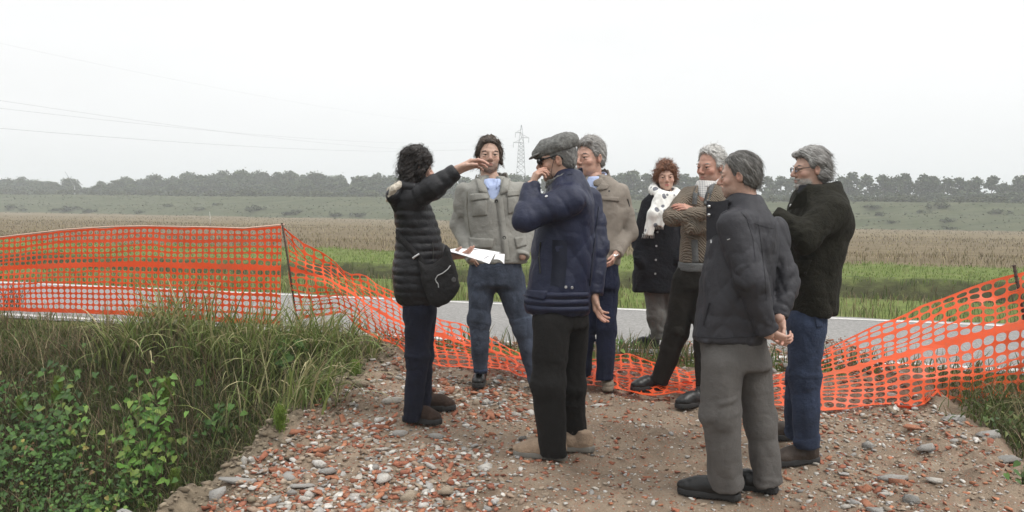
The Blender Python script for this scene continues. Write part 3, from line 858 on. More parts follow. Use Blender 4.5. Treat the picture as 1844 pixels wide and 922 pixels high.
def build_net(name, cols, label, crumple, nx_pitch=0.082, tears=(), hole=1.0):
    """cols: list of (top point, bottom point, crumple amount); a strip of real mesh cells"""
    T = np.array([c[0] for c in cols]); B = np.array([c[1] for c in cols]); K = np.array([c[2] for c in cols])
    mid = (T + B) / 2
    arc = np.concatenate([[0], np.cumsum(np.linalg.norm(np.diff(mid, axis=0), axis=1))])
    def cat(A, s):                                        # smooth interpolation along the strip
        i = np.clip(np.searchsorted(arc, s, side='right') - 1, 0, len(arc) - 2)
        t = np.clip((s - arc[i]) / (arc[i + 1] - arc[i]), 0, 1)
        if A.ndim > 1: t = t[:, None]
        p0 = A[np.maximum(i - 1, 0)]; p1 = A[i]; p2 = A[i + 1]; p3 = A[np.minimum(i + 2, len(arc) - 1)]
        return 0.5 * (2 * p1 + (p2 - p0) * t + (2 * p0 - 5 * p1 + 4 * p2 - p3) * t * t + (3 * p1 - p0 - 3 * p2 + p3) * t ** 3)
    ncol = int(arc[-1] / nx_pitch)
    bands = [0.25] + [1, 1] + [0.2] + [1, 1, 1, 1] + [0.62] + [1, 1, 1, 1] + [0.2] + [1, 1, 1, 1] + [0.6]
    edges = np.concatenate([[0], np.cumsum(bands)]); edges /= edges[-1]
    th = (np.arange(16) + 0.0) * 2 * math.pi / 16
    ct, st = np.cos(th), np.sin(th)
    m_ = np.maximum(np.abs(ct), np.abs(st))
    ou = 0.5 + 0.5 * ct / m_; ov = 0.5 + 0.5 * st / m_
    rr = (np.abs(ct) ** 2.6 + np.abs(st) ** 2.6) ** (-1 / 2.6)
    UV = []; F = []; nv = 0
    for j in range(ncol):
        for k in range(len(bands)):
            if bands[k] < 0.95:
                UV.append(np.array([(j, edges[k]), (j + 1, edges[k]), (j + 1, edges[k + 1]), (j, edges[k + 1])])); F.append((nv, nv + 1, nv + 2, nv + 3)); nv += 4
                continue
            if any(a <= j < b_ and c_ <= k < d_ for a, b_, c_, d_ in tears):
                continue
            hw, hv = 0.435 + rng.uniform(-0.02, 0.02), 0.415 + rng.uniform(-0.03, 0.03)
            iu = 0.5 + hole * hw * rr * ct; iv = 0.5 + hole * hv * rr * st
            dv = edges[k + 1] - edges[k]
            UV.append(np.stack([j + np.concatenate([ou, iu]), edges[k] + dv * np.concatenate([ov, iv])], -1))
            F += [(nv + a, nv + (a + 1) % 16, nv + 16 + (a + 1) % 16, nv + 16 + a) for a in range(16)]
            nv += 32
    UV = np.concatenate(UV); s = UV[:, 0] / ncol * arc[-1]; v = UV[:, 1]
    t = cat(T, s); b_ = cat(B, s); kk = cat(K, s)
    p = t * (1 - v)[:, None] + b_ * v[:, None]
    wave = 0.5 * np.sin(v * 9 + 1.5 * vnoise(s * 1.2, v * 2, 0, 81)) + vnoise(s * 2.2, v * 4.5, 0, 82) + 0.5 * vnoise(s * 5.5, v * 9, 0, 83)
    p[:, 1] += crumple * kk * wave * 0.6
    p[:, 2] += crumple * kk * (0.8 * vnoise(s * 2.0, v * 5, 0, 84) + 0.5 * vnoise(s * 6, v * 8, 0, 85))
    p[:, 0] += crumple * kk * 0.5 * vnoise(s * 3, v * 4, 0, 86)
    g = np.where((p[:, 0] > edge_l(p[:, 1]) - 0.2) & (p[:, 0] < EDGE_R + 0.1), track_z(p[:, 0], p[:, 1]), zg(p[:, 0], p[:, 1])) + 0.018
    p[:, 2] = np.maximum(p[:, 2], g + 0.03 * kk * (vnoise(s * 7, v * 11, 0, 87) + 1) * 0.5)
    org = np.array([p[:, 0].mean(), p[:, 1].mean(), p[:, 2].min()])
    o = obj(name, mesh_from(name, p - org, F, MATS['orange_plastic_net'], False), None, org)
    md = o.modifiers.new('thickness', 'SOLIDIFY'); md.thickness = 0.0016; md.offset = 0
    return tag(o, label, 'net', 'orange safety nets'), org, t, arc
def fenceY(px):
    return 6.40 / (RN[1] + RN[0] * (px - CX) / FPX)
colsL = []
for px, yt, yb in [(-520, 452, 545), (-400, 450, 548), (-270, 446, 553), (-150, 441, 560), (-60, 434, 560), (0, 428, 560), (60, 420, 562), (120, 414, 564), (190, 409, 566), (260, 408, 569), (340, 409, 574), (420, 409, 580), (506, 408, 585)]:
    Yf = fenceY(px) + 0.03
    colsL.append((at(px, yt, Yf), at(px, yb, Yf), 0.35))
netL, orgL, _, _ = build_net('safety_net', colsL, 'taut upright orange plastic net along the left verge, holes in rows', 0.035, 0.064, hole=0.92)
wr = MB()
cord = [np.array(at(px, y, fenceY(px) - 0.012)) - orgL for px, y in ((-520, 451), (-400, 449), (-270, 445), (-150, 440), (0, 427), (120, 413), (200, 408), (260, 407), (380, 409), (440, 411), (512, 404))]
wr.tube(cord, 0.006, 5)
obj('top_cord', wr.mesh('top_cord', plain('pale_cord', (0.62, 0.42, 0.34), 0.8)), netL)
def gp(px, py, dz=0.02):
    p = ground(px, py); return np.array([p[0], p[1], float(zg(p[0], p[1])) + dz])
colsR = [(at(510, 408, 7.12), at(530, 575, 7.12), 0.8), (at(545, 436, 7.10), at(562, 566, 7.02), 1.3), (at(590, 464, 7.06), at(612, 560, 6.95), 1.2),
         (at(640, 492, 7.0), at(660, 590, 6.8), 0.9), (at(690, 520, 6.92), at(715, 632, 6.55), 0.7), (at(760, 556, 6.75), at(775, 664, 6.25), 0.7),
         (at(830, 590, 6.65), gp(850, 676), 0.8), (at(900, 624, 6.5), gp(918, 687), 1.0), (gp(960, 652, 0.05), gp(965, 696), 1.2),
         (gp(1060, 659), gp(1060, 707), 1.2), (gp(1130, 661), gp(1140, 716), 1.2), (gp(1200, 670), gp(1200, 728), 1.2), (gp(1265, 682), gp(1262, 735), 1.2),
         (gp(1330, 684, 0.05), gp(1335, 743), 1.1), (at(1400, 666, 5.9), gp(1405, 747), 0.9), (at(1475, 632, 5.85), gp(1482, 749), 0.6),
         (at(1550, 596, 5.8), at(1560, 750, 5.28), 0.5), (at(1640, 557, 5.75), at(1650, 747, 5.32), 0.5), (at(1730, 526, 5.72), at(1740, 742, 5.4), 0.6),
         (at(1834, 487, 5.7), at(1840, 733, 5.5), 0.7), (at(1960, 470, 5.6), at(1965, 722, 5.5), 0.6)]
netR, orgR, _, _ = build_net('safety_net', colsR, 'slack orange net sagging to the ground between the people and rising to the right stake', 0.055, 0.086, tears=((101, 103, 10, 13), (98, 99, 11, 12)))
def stake(px0, py0, Y0, px1, py1, Y1, r, label, mat):
    a, b_ = np.array(at(px0, py0, Y0)), np.array(at(px1, py1, Y1))
    d = (b_ - a); base = b_ + d * 0.12
    mb = MB(); mb.tube([a - base, (a + b_) / 2 - base + np.array([0.004, 0, 0]), (0, 0, 0)], [r * 0.9, r, r], 8)
    # ribs of the reinforcing bar
    for k in range(26):
        c = (a - base) * (1 - k / 26.0)
        u = (a - base) / np.linalg.norm(a - base)
        mb.tube([c - u * 0.002, c + u * 0.002], r * 1.22, 8)
    o = obj('stake', mb.mesh('stake', mat), None, base)
    return tag(o, label, 'stake', 'stakes holding the net')
rust = plain('rusty_iron', (0.07, 0.042, 0.03), 0.75, 0.3, 0.4, 60, 0.4)
stake(508, 402, 7.12, 536, 590, 7.12, 0.0085, 'thin dark leaning iron stake at the corner of the left net', rust)
stake(1826, 478, 5.68, 1868, 700, 5.68, 0.012, 'rusty iron stake holding up the right end of the slack net', rust)

# ------------------------------------------------------------------ trees behind the levee
def leaf_cloud(lobes, per, size, cols, seed, squash=1.0):
    r = np.random.default_rng(seed); C = []; S = []; K = []
    for (c, rad) in lobes:
        n = max(8, int(per * rad * rad))
        d = r.normal(0, 1, (n, 3)); d /= np.linalg.norm(d, axis=1)[:, None]
        rr = rad * (0.55 + 0.5 * np.abs(r.normal(0.35, 0.55, (n, 1))))
        C.append(np.array(c) + d * rr * np.array([1, 1, squash])); S.append(r.uniform(0.6, 1.3, n) * size)
        K.append(np.tile(r.uniform(0.75, 1.25), n))
    C = np.concatenate(C); S = np.concatenate(S); K = np.concatenate(K); n = len(C)
    N3 = r.normal(0, 1, (n, 3)); N3[:, 2] = np.abs(N3[:, 2]) + 0.3
    N3 /= np.linalg.norm(N3, axis=1)[:, None]
    up = r.normal(0, 1, (n, 3)); up -= (up * N3).sum(1)[:, None] * N3; up /= np.linalg.norm(up, axis=1)[:, None]
    sd = np.cross(up, N3)
    V = np.stack([C + S[:, None] * (a * sd + b_ * up) for a, b_ in ((-0.6, -0.5), (0.5, -0.6), (0.65, 0.4), (-0.4, 0.6))], 1).reshape(-1, 3)
    F = np.arange(n * 4).reshape(n, 4)
    col = np.array(cols)[r.integers(0, len(cols), n)] * K[:, None] * r.uniform(0.8, 1.2, (n, 1))
    return V, F, np.repeat(col, 4, axis=0)
tinted('tree_leaf', 0.7, 0.25)
bark = plain('bark', (0.10, 0.085, 0.065), 0.9, 0, 0.4, 3, 0.3)
TREES = []; REG = {}
TC = [(0.042, 0.066, 0.024), (0.06, 0.085, 0.033), (0.085, 0.105, 0.046), (0.034, 0.052, 0.022)]
def tree_variant(seed, H, spread, trunk_frac, nl, per=62, cols=TC, gaps=False):
    r = np.random.default_rng(seed); lobes = []
    mb = MB(); th = H * trunk_frac
    mb.tube([(0, 0, -0.3), (0.05 * H * r.normal(0, .2), 0, th), (0, 0, H * 0.8)], [0.022 * H, 0.016 * H, 0.004 * H], 7)
    for k in range(nl):
        u = (k + r.uniform(0.1, 0.9)) / nl
        z = th + (H - th) * (0.10 + 0.80 * u)
        wid = spread * math.sin(math.pi * min(1, 0.22 + 0.72 * u)) ** 0.8
        a = r.uniform(0, 6.28); d = wid * r.uniform(0.25, 0.85)
        c = (d * math.cos(a), d * math.sin(a), z)
        rad = spread * r.uniform(0.30, 0.50) * (0.75 if gaps else 1.0)
        lobes.append((c, rad)); lobes.append(((c[0] * 1.15 + r.normal(0, rad * .5), c[1] * 1.15 + r.normal(0, rad * .5), z + r.normal(0, rad * 0.7)), rad * r.uniform(0.35, 0.6)))
        mb.tube([(0, 0, max(th * 0.7, z - d * 1.1)), (c[0] * 0.55, c[1] * 0.55, z - d * 0.35), c], [0.009 * H, 0.006 * H, 0.002 * H], 5)
    lobes.append(((0, 0, H - spread * 0.35), spread * 0.42))
    V, F, T = leaf_cloud(lobes, per * 1.35, 0.36, cols, seed + 5, 0.85)
    return (mesh_from('crown', V, F, MATS['tree_leaf'], False, T), mb.mesh('trunk', bark), H)
for k in range(4): TREES.append(tree_variant(300 + k, 10, 3.6, 0.14, 17))
for k in range(4): TREES.append(tree_variant(320 + k, 10, 2.6, 0.34, 15, 70, TC, True))
SHR = []
for k in range(4):
    r = np.random.default_rng(340 + k)
    lobes = [((r.normal(0, 0.55), r.normal(0, 0.5), r.uniform(0.25, 0.75)), r.uniform(0.3, 0.5)) for _ in range(9)]
    V, F, T = leaf_cloud(lobes, 190, 0.17, [(0.06, 0.075, 0.035), (0.085, 0.10, 0.05), (0.05, 0.06, 0.03)], 350 + k, 0.8)
    SHR.append(mesh_from('shrub', V, F, MATS['tree_leaf'], False, T))
def place_tree(px, ytop, q2, var, label, group, wide=1.0):
    f = LN[1] + LN[0] * (px - CX) / FPX
    Y = q2 / f
    p = at(px, ytop - 3, Y); g = float(zg(p[0], p[1])); H = p[2] - g
    cme, tme, H0 = TREES[var]
    s = H / H0
    REG.setdefault(group, []).append((px, 'tree')); 
    root = obj('tree', None, None, (p[0], p[1], g), rng.uniform(0, 6.28), (s * wide, s * wide, s))
    obj('trunk', tme, root); obj('crown', cme, root)
    REG[group][-1] = (px, root); tag(root, label, 'tree', group)
LW = 'rounded hazy grey green tree in the continuous wood behind the levee at left'
LM = 'hazy tree behind the levee showing between the standing people'
LR = 'slender tree with sky gaps in the row behind the levee at right'
left = [(-25, 329), (5, 330), (42, 323), (72, 333), (98, 332), (128, 336), (208, 336), (228, 322), (255, 325), (281, 319), (310, 322), (338, 314), (362, 318),
        (383, 319), (405, 312), (430, 310), (452, 314), (471, 313), (498, 315), (524, 312), (548, 318), (570, 315), (590, 321), (607, 319), (645, 320), (665, 322), (683, 317), (705, 320)]
for i, (px, y) in enumerate(left):
    place_tree(px, y, 186 + 8 * (i % 3), i % 4, LW, 'wood behind the levee at left', rng.uniform(0.95, 1.2))
for i in range(26):
    px = -20 + i * 29 + rng.uniform(-8, 8)
    if 150 < px < 200: continue
    place_tree(px, 328 + rng.uniform(-3, 6), 180 + rng.uniform(0, 4), i % 4, LW, 'wood behind the levee at left', rng.uniform(1.0, 1.3))
for i in range(34):
    px = -30 + i * 24 + rng.uniform(-9, 9)
    place_tree(px, 337 + rng.uniform(-4, 5), 172 + rng.uniform(0, 5), i % 4, LW, 'wood behind the levee at left', rng.uniform(1.3, 1.8))
for i in range(30):
    px = 1360 + i * 17.5 + rng.uniform(-7, 7)
    place_tree(px, 354 + rng.uniform(-4, 4), 172 + rng.uniform(0, 5), i % 4, LR, 'tree row behind the levee at right', rng.uniform(1.3, 1.9))
place_tree(181, 329, 190, 5, 'lone pale spindly tree in the gap of the left wood', 'lone trees')
for i, (px, y) in enumerate([(730, 318), (760, 320), (800, 318), (838, 322), (925, 318), (948, 322), (1000, 320), (1090, 318), (1118, 316), (1140, 310), (1165, 316), (1200, 318), (1232, 318), (1258, 322), (815, 328), (930, 326), (1110, 326), (1150, 328), (745, 325), (780, 322), (1105, 320), (1128, 322), (1180, 322), (1216, 324), (1245, 324), (985, 325), (1240, 330)]):
    place_tree(px, y, 184 + 6 * (i % 3), (i % 3) if px < 1000 else 4 + i % 4, LM, 'trees behind the people', 1.1)
right = [(1385, 322), (1406, 320), (1425, 323), (1515, 320), (1536, 315), (1562, 318), (1592, 318), (1616, 320), (1632, 317), (1663, 317), (1684, 321), (1707, 323), (1730, 324), (1757, 322), (1787, 320), (1809, 332), (1840, 321), (1868, 322)]
right += [(x + 11, y + 5) for x, y in right[3::3]]
for i, (px, y) in enumerate(right):
    place_tree(px, y, 186 + 4 * (i % 2), 4 + i % 4, LR, 'tree row behind the levee at right', rng.uniform(0.85, 1.1))
for i in range(22):                                       # the belt of trees goes on past both sides of the picture
    px = (-60 - i * 22) if i < 11 else (1885 + (i - 11) * 24)
    place_tree(px, 326 + rng.uniform(-5, 5), 184 + rng.uniform(0, 8), i % 4 + (4 if i > 10 else 0), 'tree of the belt behind the levee, past the edge of the picture', 'trees past the picture edges', rng.uniform(1.0, 1.3))
def march(px, py, y0=100.0, y1=230.0):
    d = ray(px, py); Ys = np.linspace(y0, y1, 1500); P = CAM + d[None] * (Ys / d[1])[:, None]
    hit = np.nonzero(P[:, 2] < zg(P[:, 0], P[:, 1]))[0]
    return P[hit[0]] if len(hit) else P[-1]
def shrub(p, s, label, group, sz=0.8):
    REG.setdefault(group, []).append(None)
    o = obj('shrub', SHR[int(rng.integers(4))], None, (p[0], p[1], float(zg(p[0], p[1])) - 0.05 * s), rng.uniform(0, 6.28), (s, s, s * sz))
    REG[group][-1] = (p[0] / p[1], o); tag(o, label, 'shrub', group)
for px, py, s in [(21, 376, 1.5), (127, 381, 1.7), (161, 383, 1.3), (457, 380, 1.6), (520, 388, 1.1), (604, 390, 1.3), (645, 391, 1.2), (535, 383, 0.9), (102, 380, 0.9), (44, 380, 0.8),
                  (1704, 400, 0.8), (1607, 402, 0.7), (1710, 414, 0.7), (1580, 388, 0.9), (1660, 384, 0.8), (1800, 385, 1.0), (1690, 374, 1.2), (1570, 376, 1.0), (300, 372, 0.9), (360, 378, 0.9), (390, 370, 0.8), (250, 384, 0.8), (1145, 388, 1.0)]:
    shrub(march(px, py, 100), s, 'small dark shrub growing on the face of the levee', 'shrubs on the levee', 0.7)
for i in range(64):                                       # undergrowth along the crest
    px = -20 + i * 30 + rng.uniform(-12, 12)
    if 840 < px < 900: continue
    f = LN[1] + LN[0] * (px - CX) / FPX; Y = rng.uniform(143, 147) / f
    p = at(px, 360, Y)
    shrub(p, rng.uniform(1.0, 1.9) * (1.35 if i % 5 == 0 else 1) * (0.75 if px > 1300 else 1), 'low bush in the undergrowth along the levee crest below the trees', 'undergrowth on the levee crest', 0.75)

for grp, text in (('wood behind the levee at left', 'rounded hazy tree in the left wood behind the levee, {} from the left'), ('trees behind the people', 'hazy tree behind the levee between the people, {} from the left'),
                  ('tree row behind the levee at right', 'slender tree in the right hand row behind the levee, {} from the left'), ('shrubs on the levee', 'small dark shrub on the levee face, {} from the left'),
                  ('undergrowth on the levee crest', 'low bush along the levee crest below the trees, {} from the left')):
    for i, (x, o) in enumerate(sorted(REG[grp], key=lambda t: t[0])): o['label'] = text.format(ordinal(i + 1))
# ------------------------------------------------------------------ lattice pylon and wires
galv = plain('galvanised_steel', (0.30, 0.31, 0.32), 0.6, 0.5, 0.2, 1)
def pylon():
    Y = 300.0; top = at(939, 225, Y); bx = top[0]; g = -1.0; H = top[2] - g
    root = obj('pylon', None, None, (bx, Y, g))
    prof = lambda z: np.interp(z, [0, H * 0.52, H * 0.78, H], [2.9, 1.35, 0.95, 0.08])
    th = 0.085
    lv = list(np.linspace(0, H * 0.52, 7)) + list(np.linspace(H * 0.58, H * 0.80, 6)) + [H * 0.9, H]
    for sx, sy in ((-1, -1), (-1, 1), (1, -1), (1, 1)):
        mb = MB(); mb.tube([(sx * prof(z), sy * prof(z), z) for z in lv], th, 4); obj('leg', mb.mesh('leg', galv, False), root)
    mb = MB()
    for a, b_ in zip(lv[:-1], lv[1:]):
        for ax in (0, 1):
            for s in (-1, 1):
                def pt(e, z):
                    w = prof(z); return (e * w, s * w, z) if ax == 0 else (s * w, e * w, z)
                mb.tube([pt(-1, a), pt(1, b_)], th * 0.6, 3); mb.tube([pt(1, a), pt(-1, b_)], th * 0.6, 3); mb.tube([pt(-1, b_), pt(1, b_)], th * 0.6, 3)
    obj('bracing', mb.mesh('bracing', galv, False), root)
    m = Y / FPX; ends = []
    for py, dx in ((239, -10.5), (248, 13.5), (257, -14)):
        z = at(939, py, Y)[2] - g; e = dx * m; mb = MB()
        mb.tube([(0, -0.9, z), (e, 0, z)], th, 4); mb.tube([(0, 0.9, z), (e, 0, z)], th, 4); mb.tube([(0, 0, z + 1.3), (e, 0, z)], th * 0.8, 4)
        obj('cross_arm', mb.mesh('cross_arm', galv, False), root)
        mb = MB(); mb.tube([(e, 0, z), (e, 0, z - 1.7)], 0.09, 5); obj('insulator', mb.mesh('insulator', galv, False), root)
        ends.append(np.array([bx + e, Y, g + z - 1.7]))
    ends.append(np.array([bx, Y, g + H]))
    tag(root, 'grey steel lattice power pylon with three arms on the horizon', 'pylon')
    return ends
ends = pylon()
wire = plain('wire', (0.22, 0.23, 0.24), 0.5, 0.3)
tgt = [(at(0, 195, 85), 'middle sagging power line running left from the pylon'), (at(0, 231, 85), 'lowest sagging power line running left from the pylon'),
       (at(0, 181, 85), 'upper sagging power line just above the middle one'), (at(0, 78, 85), 'topmost thin earth wire running up to the left from the pylon')]
for e, (t, lab), r in zip(ends, tgt, (0.009, 0.012, 0.009, 0.005)):
    d = t - e; t2_ = e + d * 1.35
    u = np.linspace(0, 1, 40)[:, None]
    P = e + (t2_ - e) * u; L = 1.35
    uu = u[:, 0] * L
    P[:, 2] -= 4.5 * 4 * uu * (1 - uu) * 0.6
    mb = MB(); mb.tube(P - e, r, 4)
    tag(obj('power_line', mb.mesh('power_line', wire), None, e), lab, 'power line', 'power lines')
# distant details at left: a leaning crane jib behind the levee, a pale rod in the field
mb = MB(); a = at(117, 309, 215); b_ = at(134, 336, 215); mb.tube([(0, 0, 0), a - b_], [0.10, 0.05], 5)
mb.tube([(0, 0, -9), (0, 0, 0)], 0.12, 5)
tag(obj('crane_jib', mb.mesh('crane_jib', wire), None, b_), 'thin leaning crane jib rising above the left wood', 'crane')
p = march(379, 405, 25, 120); mb = MB(); mb.tube([(0, 0, -0.1), (-0.05, 0, 1.05)], 0.018, 5)
tag(obj('field_rod', mb.mesh('field_rod', plain('pale_rod', (0.5, 0.5, 0.48), 0.6)), None, p), 'thin pale rod standing in the stubble field behind the left net', 'rod')
# broken concrete post end at the bottom of the ditch
p = ground(222, 921); mb = MB(); mb.box((0, 0, 0), (0.045, 0.02, 0.018)); mb.box((0.006, 0.006, 0.02), (0.03, 0.015, 0.004))
oc = obj('concrete_post', mb.mesh('concrete_post', SM['grey'], False), None, at(226, 929, 4.3)); oc.rotation_euler = (0.05, 0.25, -0.35)
tag(oc, 'broken grey concrete post end at the bottom left among the weeds', 'concrete post')

# ------------------------------------------------------------------ hazy air
mb = MB(); mb.box((0, 480, 17.5), (1150, 720, 22.0))
mh, nt, b = new_mat('hazy_air')
nt.nodes.remove(b)
pv = nd(nt, 'ShaderNodeVolumePrincipled')
pv.inputs['Color'].default_value = (0.90, 0.935, 0.97, 1)
pv.inputs['Density'].default_value = 0.0015
nt.links.new(pv.outputs[0], nt.nodes['Material Output'].inputs['Volume'])
tag(obj('haze', mb.mesh('haze', mh, False)), kind='stuff')
# ================================================================== PEOPLE: tools
def smin(a, b, k):
    if k <= 0: return np.minimum(a, b)
    h = np.maximum(k - np.abs(a - b), 0) / k
    return np.minimum(a, b) - h * h * k * 0.25
def smax(a, b, k): return -smin(-a, -b, k)
class Vol:
    """implicit surface modelling on a grid: shapes are blended, cut and creased, then meshed as one surface"""
    def __init__(s, h): s.h = h; s.ops = []; s.lo = np.full(3, 1e9); s.hi = np.full(3, -1e9)
    def _b(s, mn, mx): s.lo = np.minimum(s.lo, mn); s.hi = np.maximum(s.hi, mx)
    def add(s, fn, mn, mx, k=0.02, op='u'):
        mn, mx = np.asarray(mn, float), np.asarray(mx, float)
        if op == 'u': s._b(mn, mx)
        s.ops.append((fn, mn, mx, k, op)); return s
    def cone(s, a, b, ra, rb, k=0.02, op='u', flat=False, quilt=None, wr=None):
        a, b = np.asarray(a, float), np.asarray(b, float); ba = b - a; L2 = ba @ ba; L = math.sqrt(L2); R = max(ra, rb) + (0.02 if (quilt or wr) else 0)
        def fn(X, Y, Z):
            t0 = ((X - a[0]) * ba[0] + (Y - a[1]) * ba[1] + (Z - a[2]) * ba[2]) / L2
            t = np.clip(t0, 0, 1)
            d = np.sqrt((X - a[0] - t * ba[0]) ** 2 + (Y - a[1] - t * ba[1]) ** 2 + (Z - a[2] - t * ba[2]) ** 2) - (ra + (rb - ra) * t)
            if quilt: d = d - quilt[1] * np.sqrt(np.abs(np.sin(math.pi * t0 * L / quilt[0]))) * (t0 > -0.15)
            if wr:
                m = np.abs(d) < 0.035
                if m.any():
                    Xb, Yb, Zb = [np.broadcast_to(q, d.shape)[m] for q in (X, Y, Z)]
                    sp = t0[m] * L
                    w = vnoise(Xb * 9, Yb * 9, Zb * 9, wr[2])
                    n = vnoise(sp * wr[1] + 1.3 * w, w * 1.5 + Xb * 4, Yb * 4 + Zb * 3, wr[2] + 1)
                    rd = np.clip(1 - np.abs(n) * 1.15, 0, 1); wt = 0.22 + wr[3] * np.exp(-((sp - 0.02) / 0.09) ** 2) + np.exp(-((L - 0.02 - sp) / 0.10) ** 2); d[m] += 1.25 * wt * wr[0] * (0.9 * rd ** 4 - 0.7 * n - 0.15)
            if flat: d = smax(d, (t0 - 1) * L, 0.006)
            return d
        e = R + k
        return s.add(fn, np.minimum(a, b) - e, np.maximum(a, b) + e, k, op)
    def chain(s, pts, rr, k=0.02, flat=False, quilt=None, wr=None):
        n = len(pts)
        for i in range(n - 1):
            s.cone(pts[i], pts[i + 1], rr[i], rr[i + 1], k, flat=flat and i == n - 2, quilt=quilt, wr=wr and (*wr, 0.0 if i == 0 else 1.0))
        return s
    def ell(s, c, r, R=None, k=0.02, op='u'):
        c, r = np.asarray(c, float), np.asarray(r, float)
        M = np.eye(3) if R is None else np.asarray(R, float)           # columns are the axes
        def fn(X, Y, Z):
            x, y, z = X - c[0], Y - c[1], Z - c[2]
            u = x * M[0, 0] + y * M[1, 0] + z * M[2, 0]; v = x * M[0, 1] + y * M[1, 1] + z * M[2, 1]; w = x * M[0, 2] + y * M[1, 2] + z * M[2, 2]
            k0 = np.sqrt((u / r[0]) ** 2 + (v / r[1]) ** 2 + (w / r[2]) ** 2)
            k1 = np.sqrt((u / r[0] ** 2) ** 2 + (v / r[1] ** 2) ** 2 + (w / r[2] ** 2) ** 2) + 1e-9
            return k0 * (k0 - 1) / k1
        e = (np.abs(M) @ r) + k + 0.01
        return s.add(fn, c - e, c + e, k, op)
    def loft(s, st, k=0.02, op='u', ex=2.3, rnd=0.02, quilt=None):
        """st: (centre, half width, half depth, turn) from any order, stacked along z"""
        st = sorted(st, key=lambda q: q[0][2])
        z = np.array([q[0][2] for q in st]); tab = np.array([[q[0][0], q[0][1], q[1], q[2], (q[3] if len(q) > 3 else 0)] for q in st])
        zz = np.linspace(z[0], z[-1], 160); ii = np.array([np.interp(zz, z, tab[:, j]) for j in range(5)])
        ker = np.hanning(15); ker /= ker.sum()
        ii = np.array([np.convolve(np.pad(r, 7, mode='reflect', reflect_type='odd'), ker, 'valid') for r in ii])
        z0, z1 = z[0], z[-1]
        def fn(X, Y, Z):
            zc = np.clip(Z, z0, z1)
            cx, cy, a, b, tn = [np.interp(zc.ravel(), zz, r).reshape(zc.shape) for r in ii]
            if quilt: 
                wz = vnoise(X * 5, Y * 5, Z * 4, 17); q = quilt[1] * (0.8 + 0.5 * vnoise(X * 9, Y * 9, Z * 9, 18)) * np.sqrt(np.abs(np.sin(math.pi * ((Z - z0) / quilt[0] + 0.16 * wz)))); a = a + q; b = b + q
            x, y = X - cx, Y - cy
            ct, sn = np.cos(tn), np.sin(tn)
            u = np.abs(x * ct + y * sn) / a; v = np.abs(-x * sn + y * ct) / b
            k0 = (u ** ex + v ** ex) ** (1 / ex)
            d = (k0 - 1) * np.minimum(a, b) * (0.55 + 0.45 * np.where(k0 > 1e-6, (u / np.maximum(k0, 1e-6)) ** 2 * a / np.minimum(a, b) + (v / np.maximum(k0, 1e-6)) ** 2 * b / np.minimum(a, b), 1))
            return smax(d, np.maximum(z0 - Z, Z - z1), rnd)
        mr = tab[:, 2:4].max() + k + 0.03
        return s.add(fn, [tab[:, 0].min() - mr, tab[:, 1].min() - mr, z0 - k - 0.01], [tab[:, 0].max() + mr, tab[:, 1].max() + mr, z1 + k + 0.01], k, op)
    def prism(s, xz, yc, half, rnd=0.02, k=0.02):
        """rounded slab of a polygon in the x-z plane"""
        A = np.asarray(xz, float); B = np.roll(A, -1, 0)
        def fn(X, Y, Z):
            x = X + 0 * Z; z = Z + 0 * X; d = np.full(x.shape, 1e9); ins = np.zeros(x.shape, bool)
            for a, b in zip(A, B):
                e = b - a; t = np.clip(((x - a[0]) * e[0] + (z - a[1]) * e[1]) / (e @ e), 0, 1)
                d = np.minimum(d, (x - a[0] - t * e[0]) ** 2 + (z - a[1] - t * e[1]) ** 2)
                c = ((a[1] > z) != (b[1] > z)); ins ^= c & (x < (b[0] - a[0]) * (z - a[1]) / (b[1] - a[1] + 1e-12) + a[0])
            d = np.sqrt(d) * np.where(ins, -1, 1)
            w = np.clip(-d / 0.06, 0, 1); hh = half * (0.45 + 0.55 * np.sqrt(w))
            return smax(d - 0.004, np.abs(Y - yc) - hh, rnd)
        return s.add(fn, [A[:, 0].min() - .03, yc - half - .03, A[:, 1].min() - .03], [A[:, 0].max() + .03, yc + half + .03, A[:, 1].max() + .03], k)
    def mesh(s, folds=(), fn=None):
        h = s.h; lo = s.lo - 3 * h; n = np.ceil((s.hi + 3 * h - lo) / h).astype(int) + 1
        ax = [lo[i] + h * np.arange(n[i]) for i in range(3)]
        D = np.full(n, 0.3)
        for f, mn, mx, k, op in s.ops:
            i0 = np.clip(np.floor((mn - 2 * h - lo) / h).astype(int), 0, n); i1 = np.clip(np.ceil((mx + 2 * h - lo) / h).astype(int) + 1, 0, n)
            if (i1 <= i0).any(): continue
            sl = tuple(slice(a, b) for a, b in zip(i0, i1))
            d = f(ax[0][sl[0]][:, None, None], ax[1][sl[1]][None, :, None], ax[2][sl[2]][None, None, :])
            if op == 'u': D[sl] = smin(D[sl], d, k)
            elif op == 's': D[sl] = smax(D[sl], -d, k)
            elif op == 'i':
                E = np.full(n, 0.3); E[sl] = d; D = smax(D, E, k)
        if folds or fn:
            m = np.abs(D) < 0.05
            I = np.argwhere(m); P = lo + I * h; dv = D[m]
            for amp, fr, seed in folds:
                w = 0.7 * vnoise(P[:, 0] * 4, P[:, 1] * 4, P[:, 2] * 4, seed + 50)
                sg_ = (0.0, 0.55, -0.55)[seed % 3]; nn = vnoise((P[:, 0] + sg_ * P[:, 2]) * fr[0] + w, P[:, 1] * fr[1] + w, P[:, 2] * fr[2] + 1.2 * w, seed)
                rd = np.clip(1 - np.abs(nn) * 1.15, 0, 1); dv = dv + amp * (0.8 * rd ** 4 - 0.75 * nn - 0.15)
            if fn: dv = fn(P, dv)
            D[m] = dv
        return surfnet(D, lo, h)
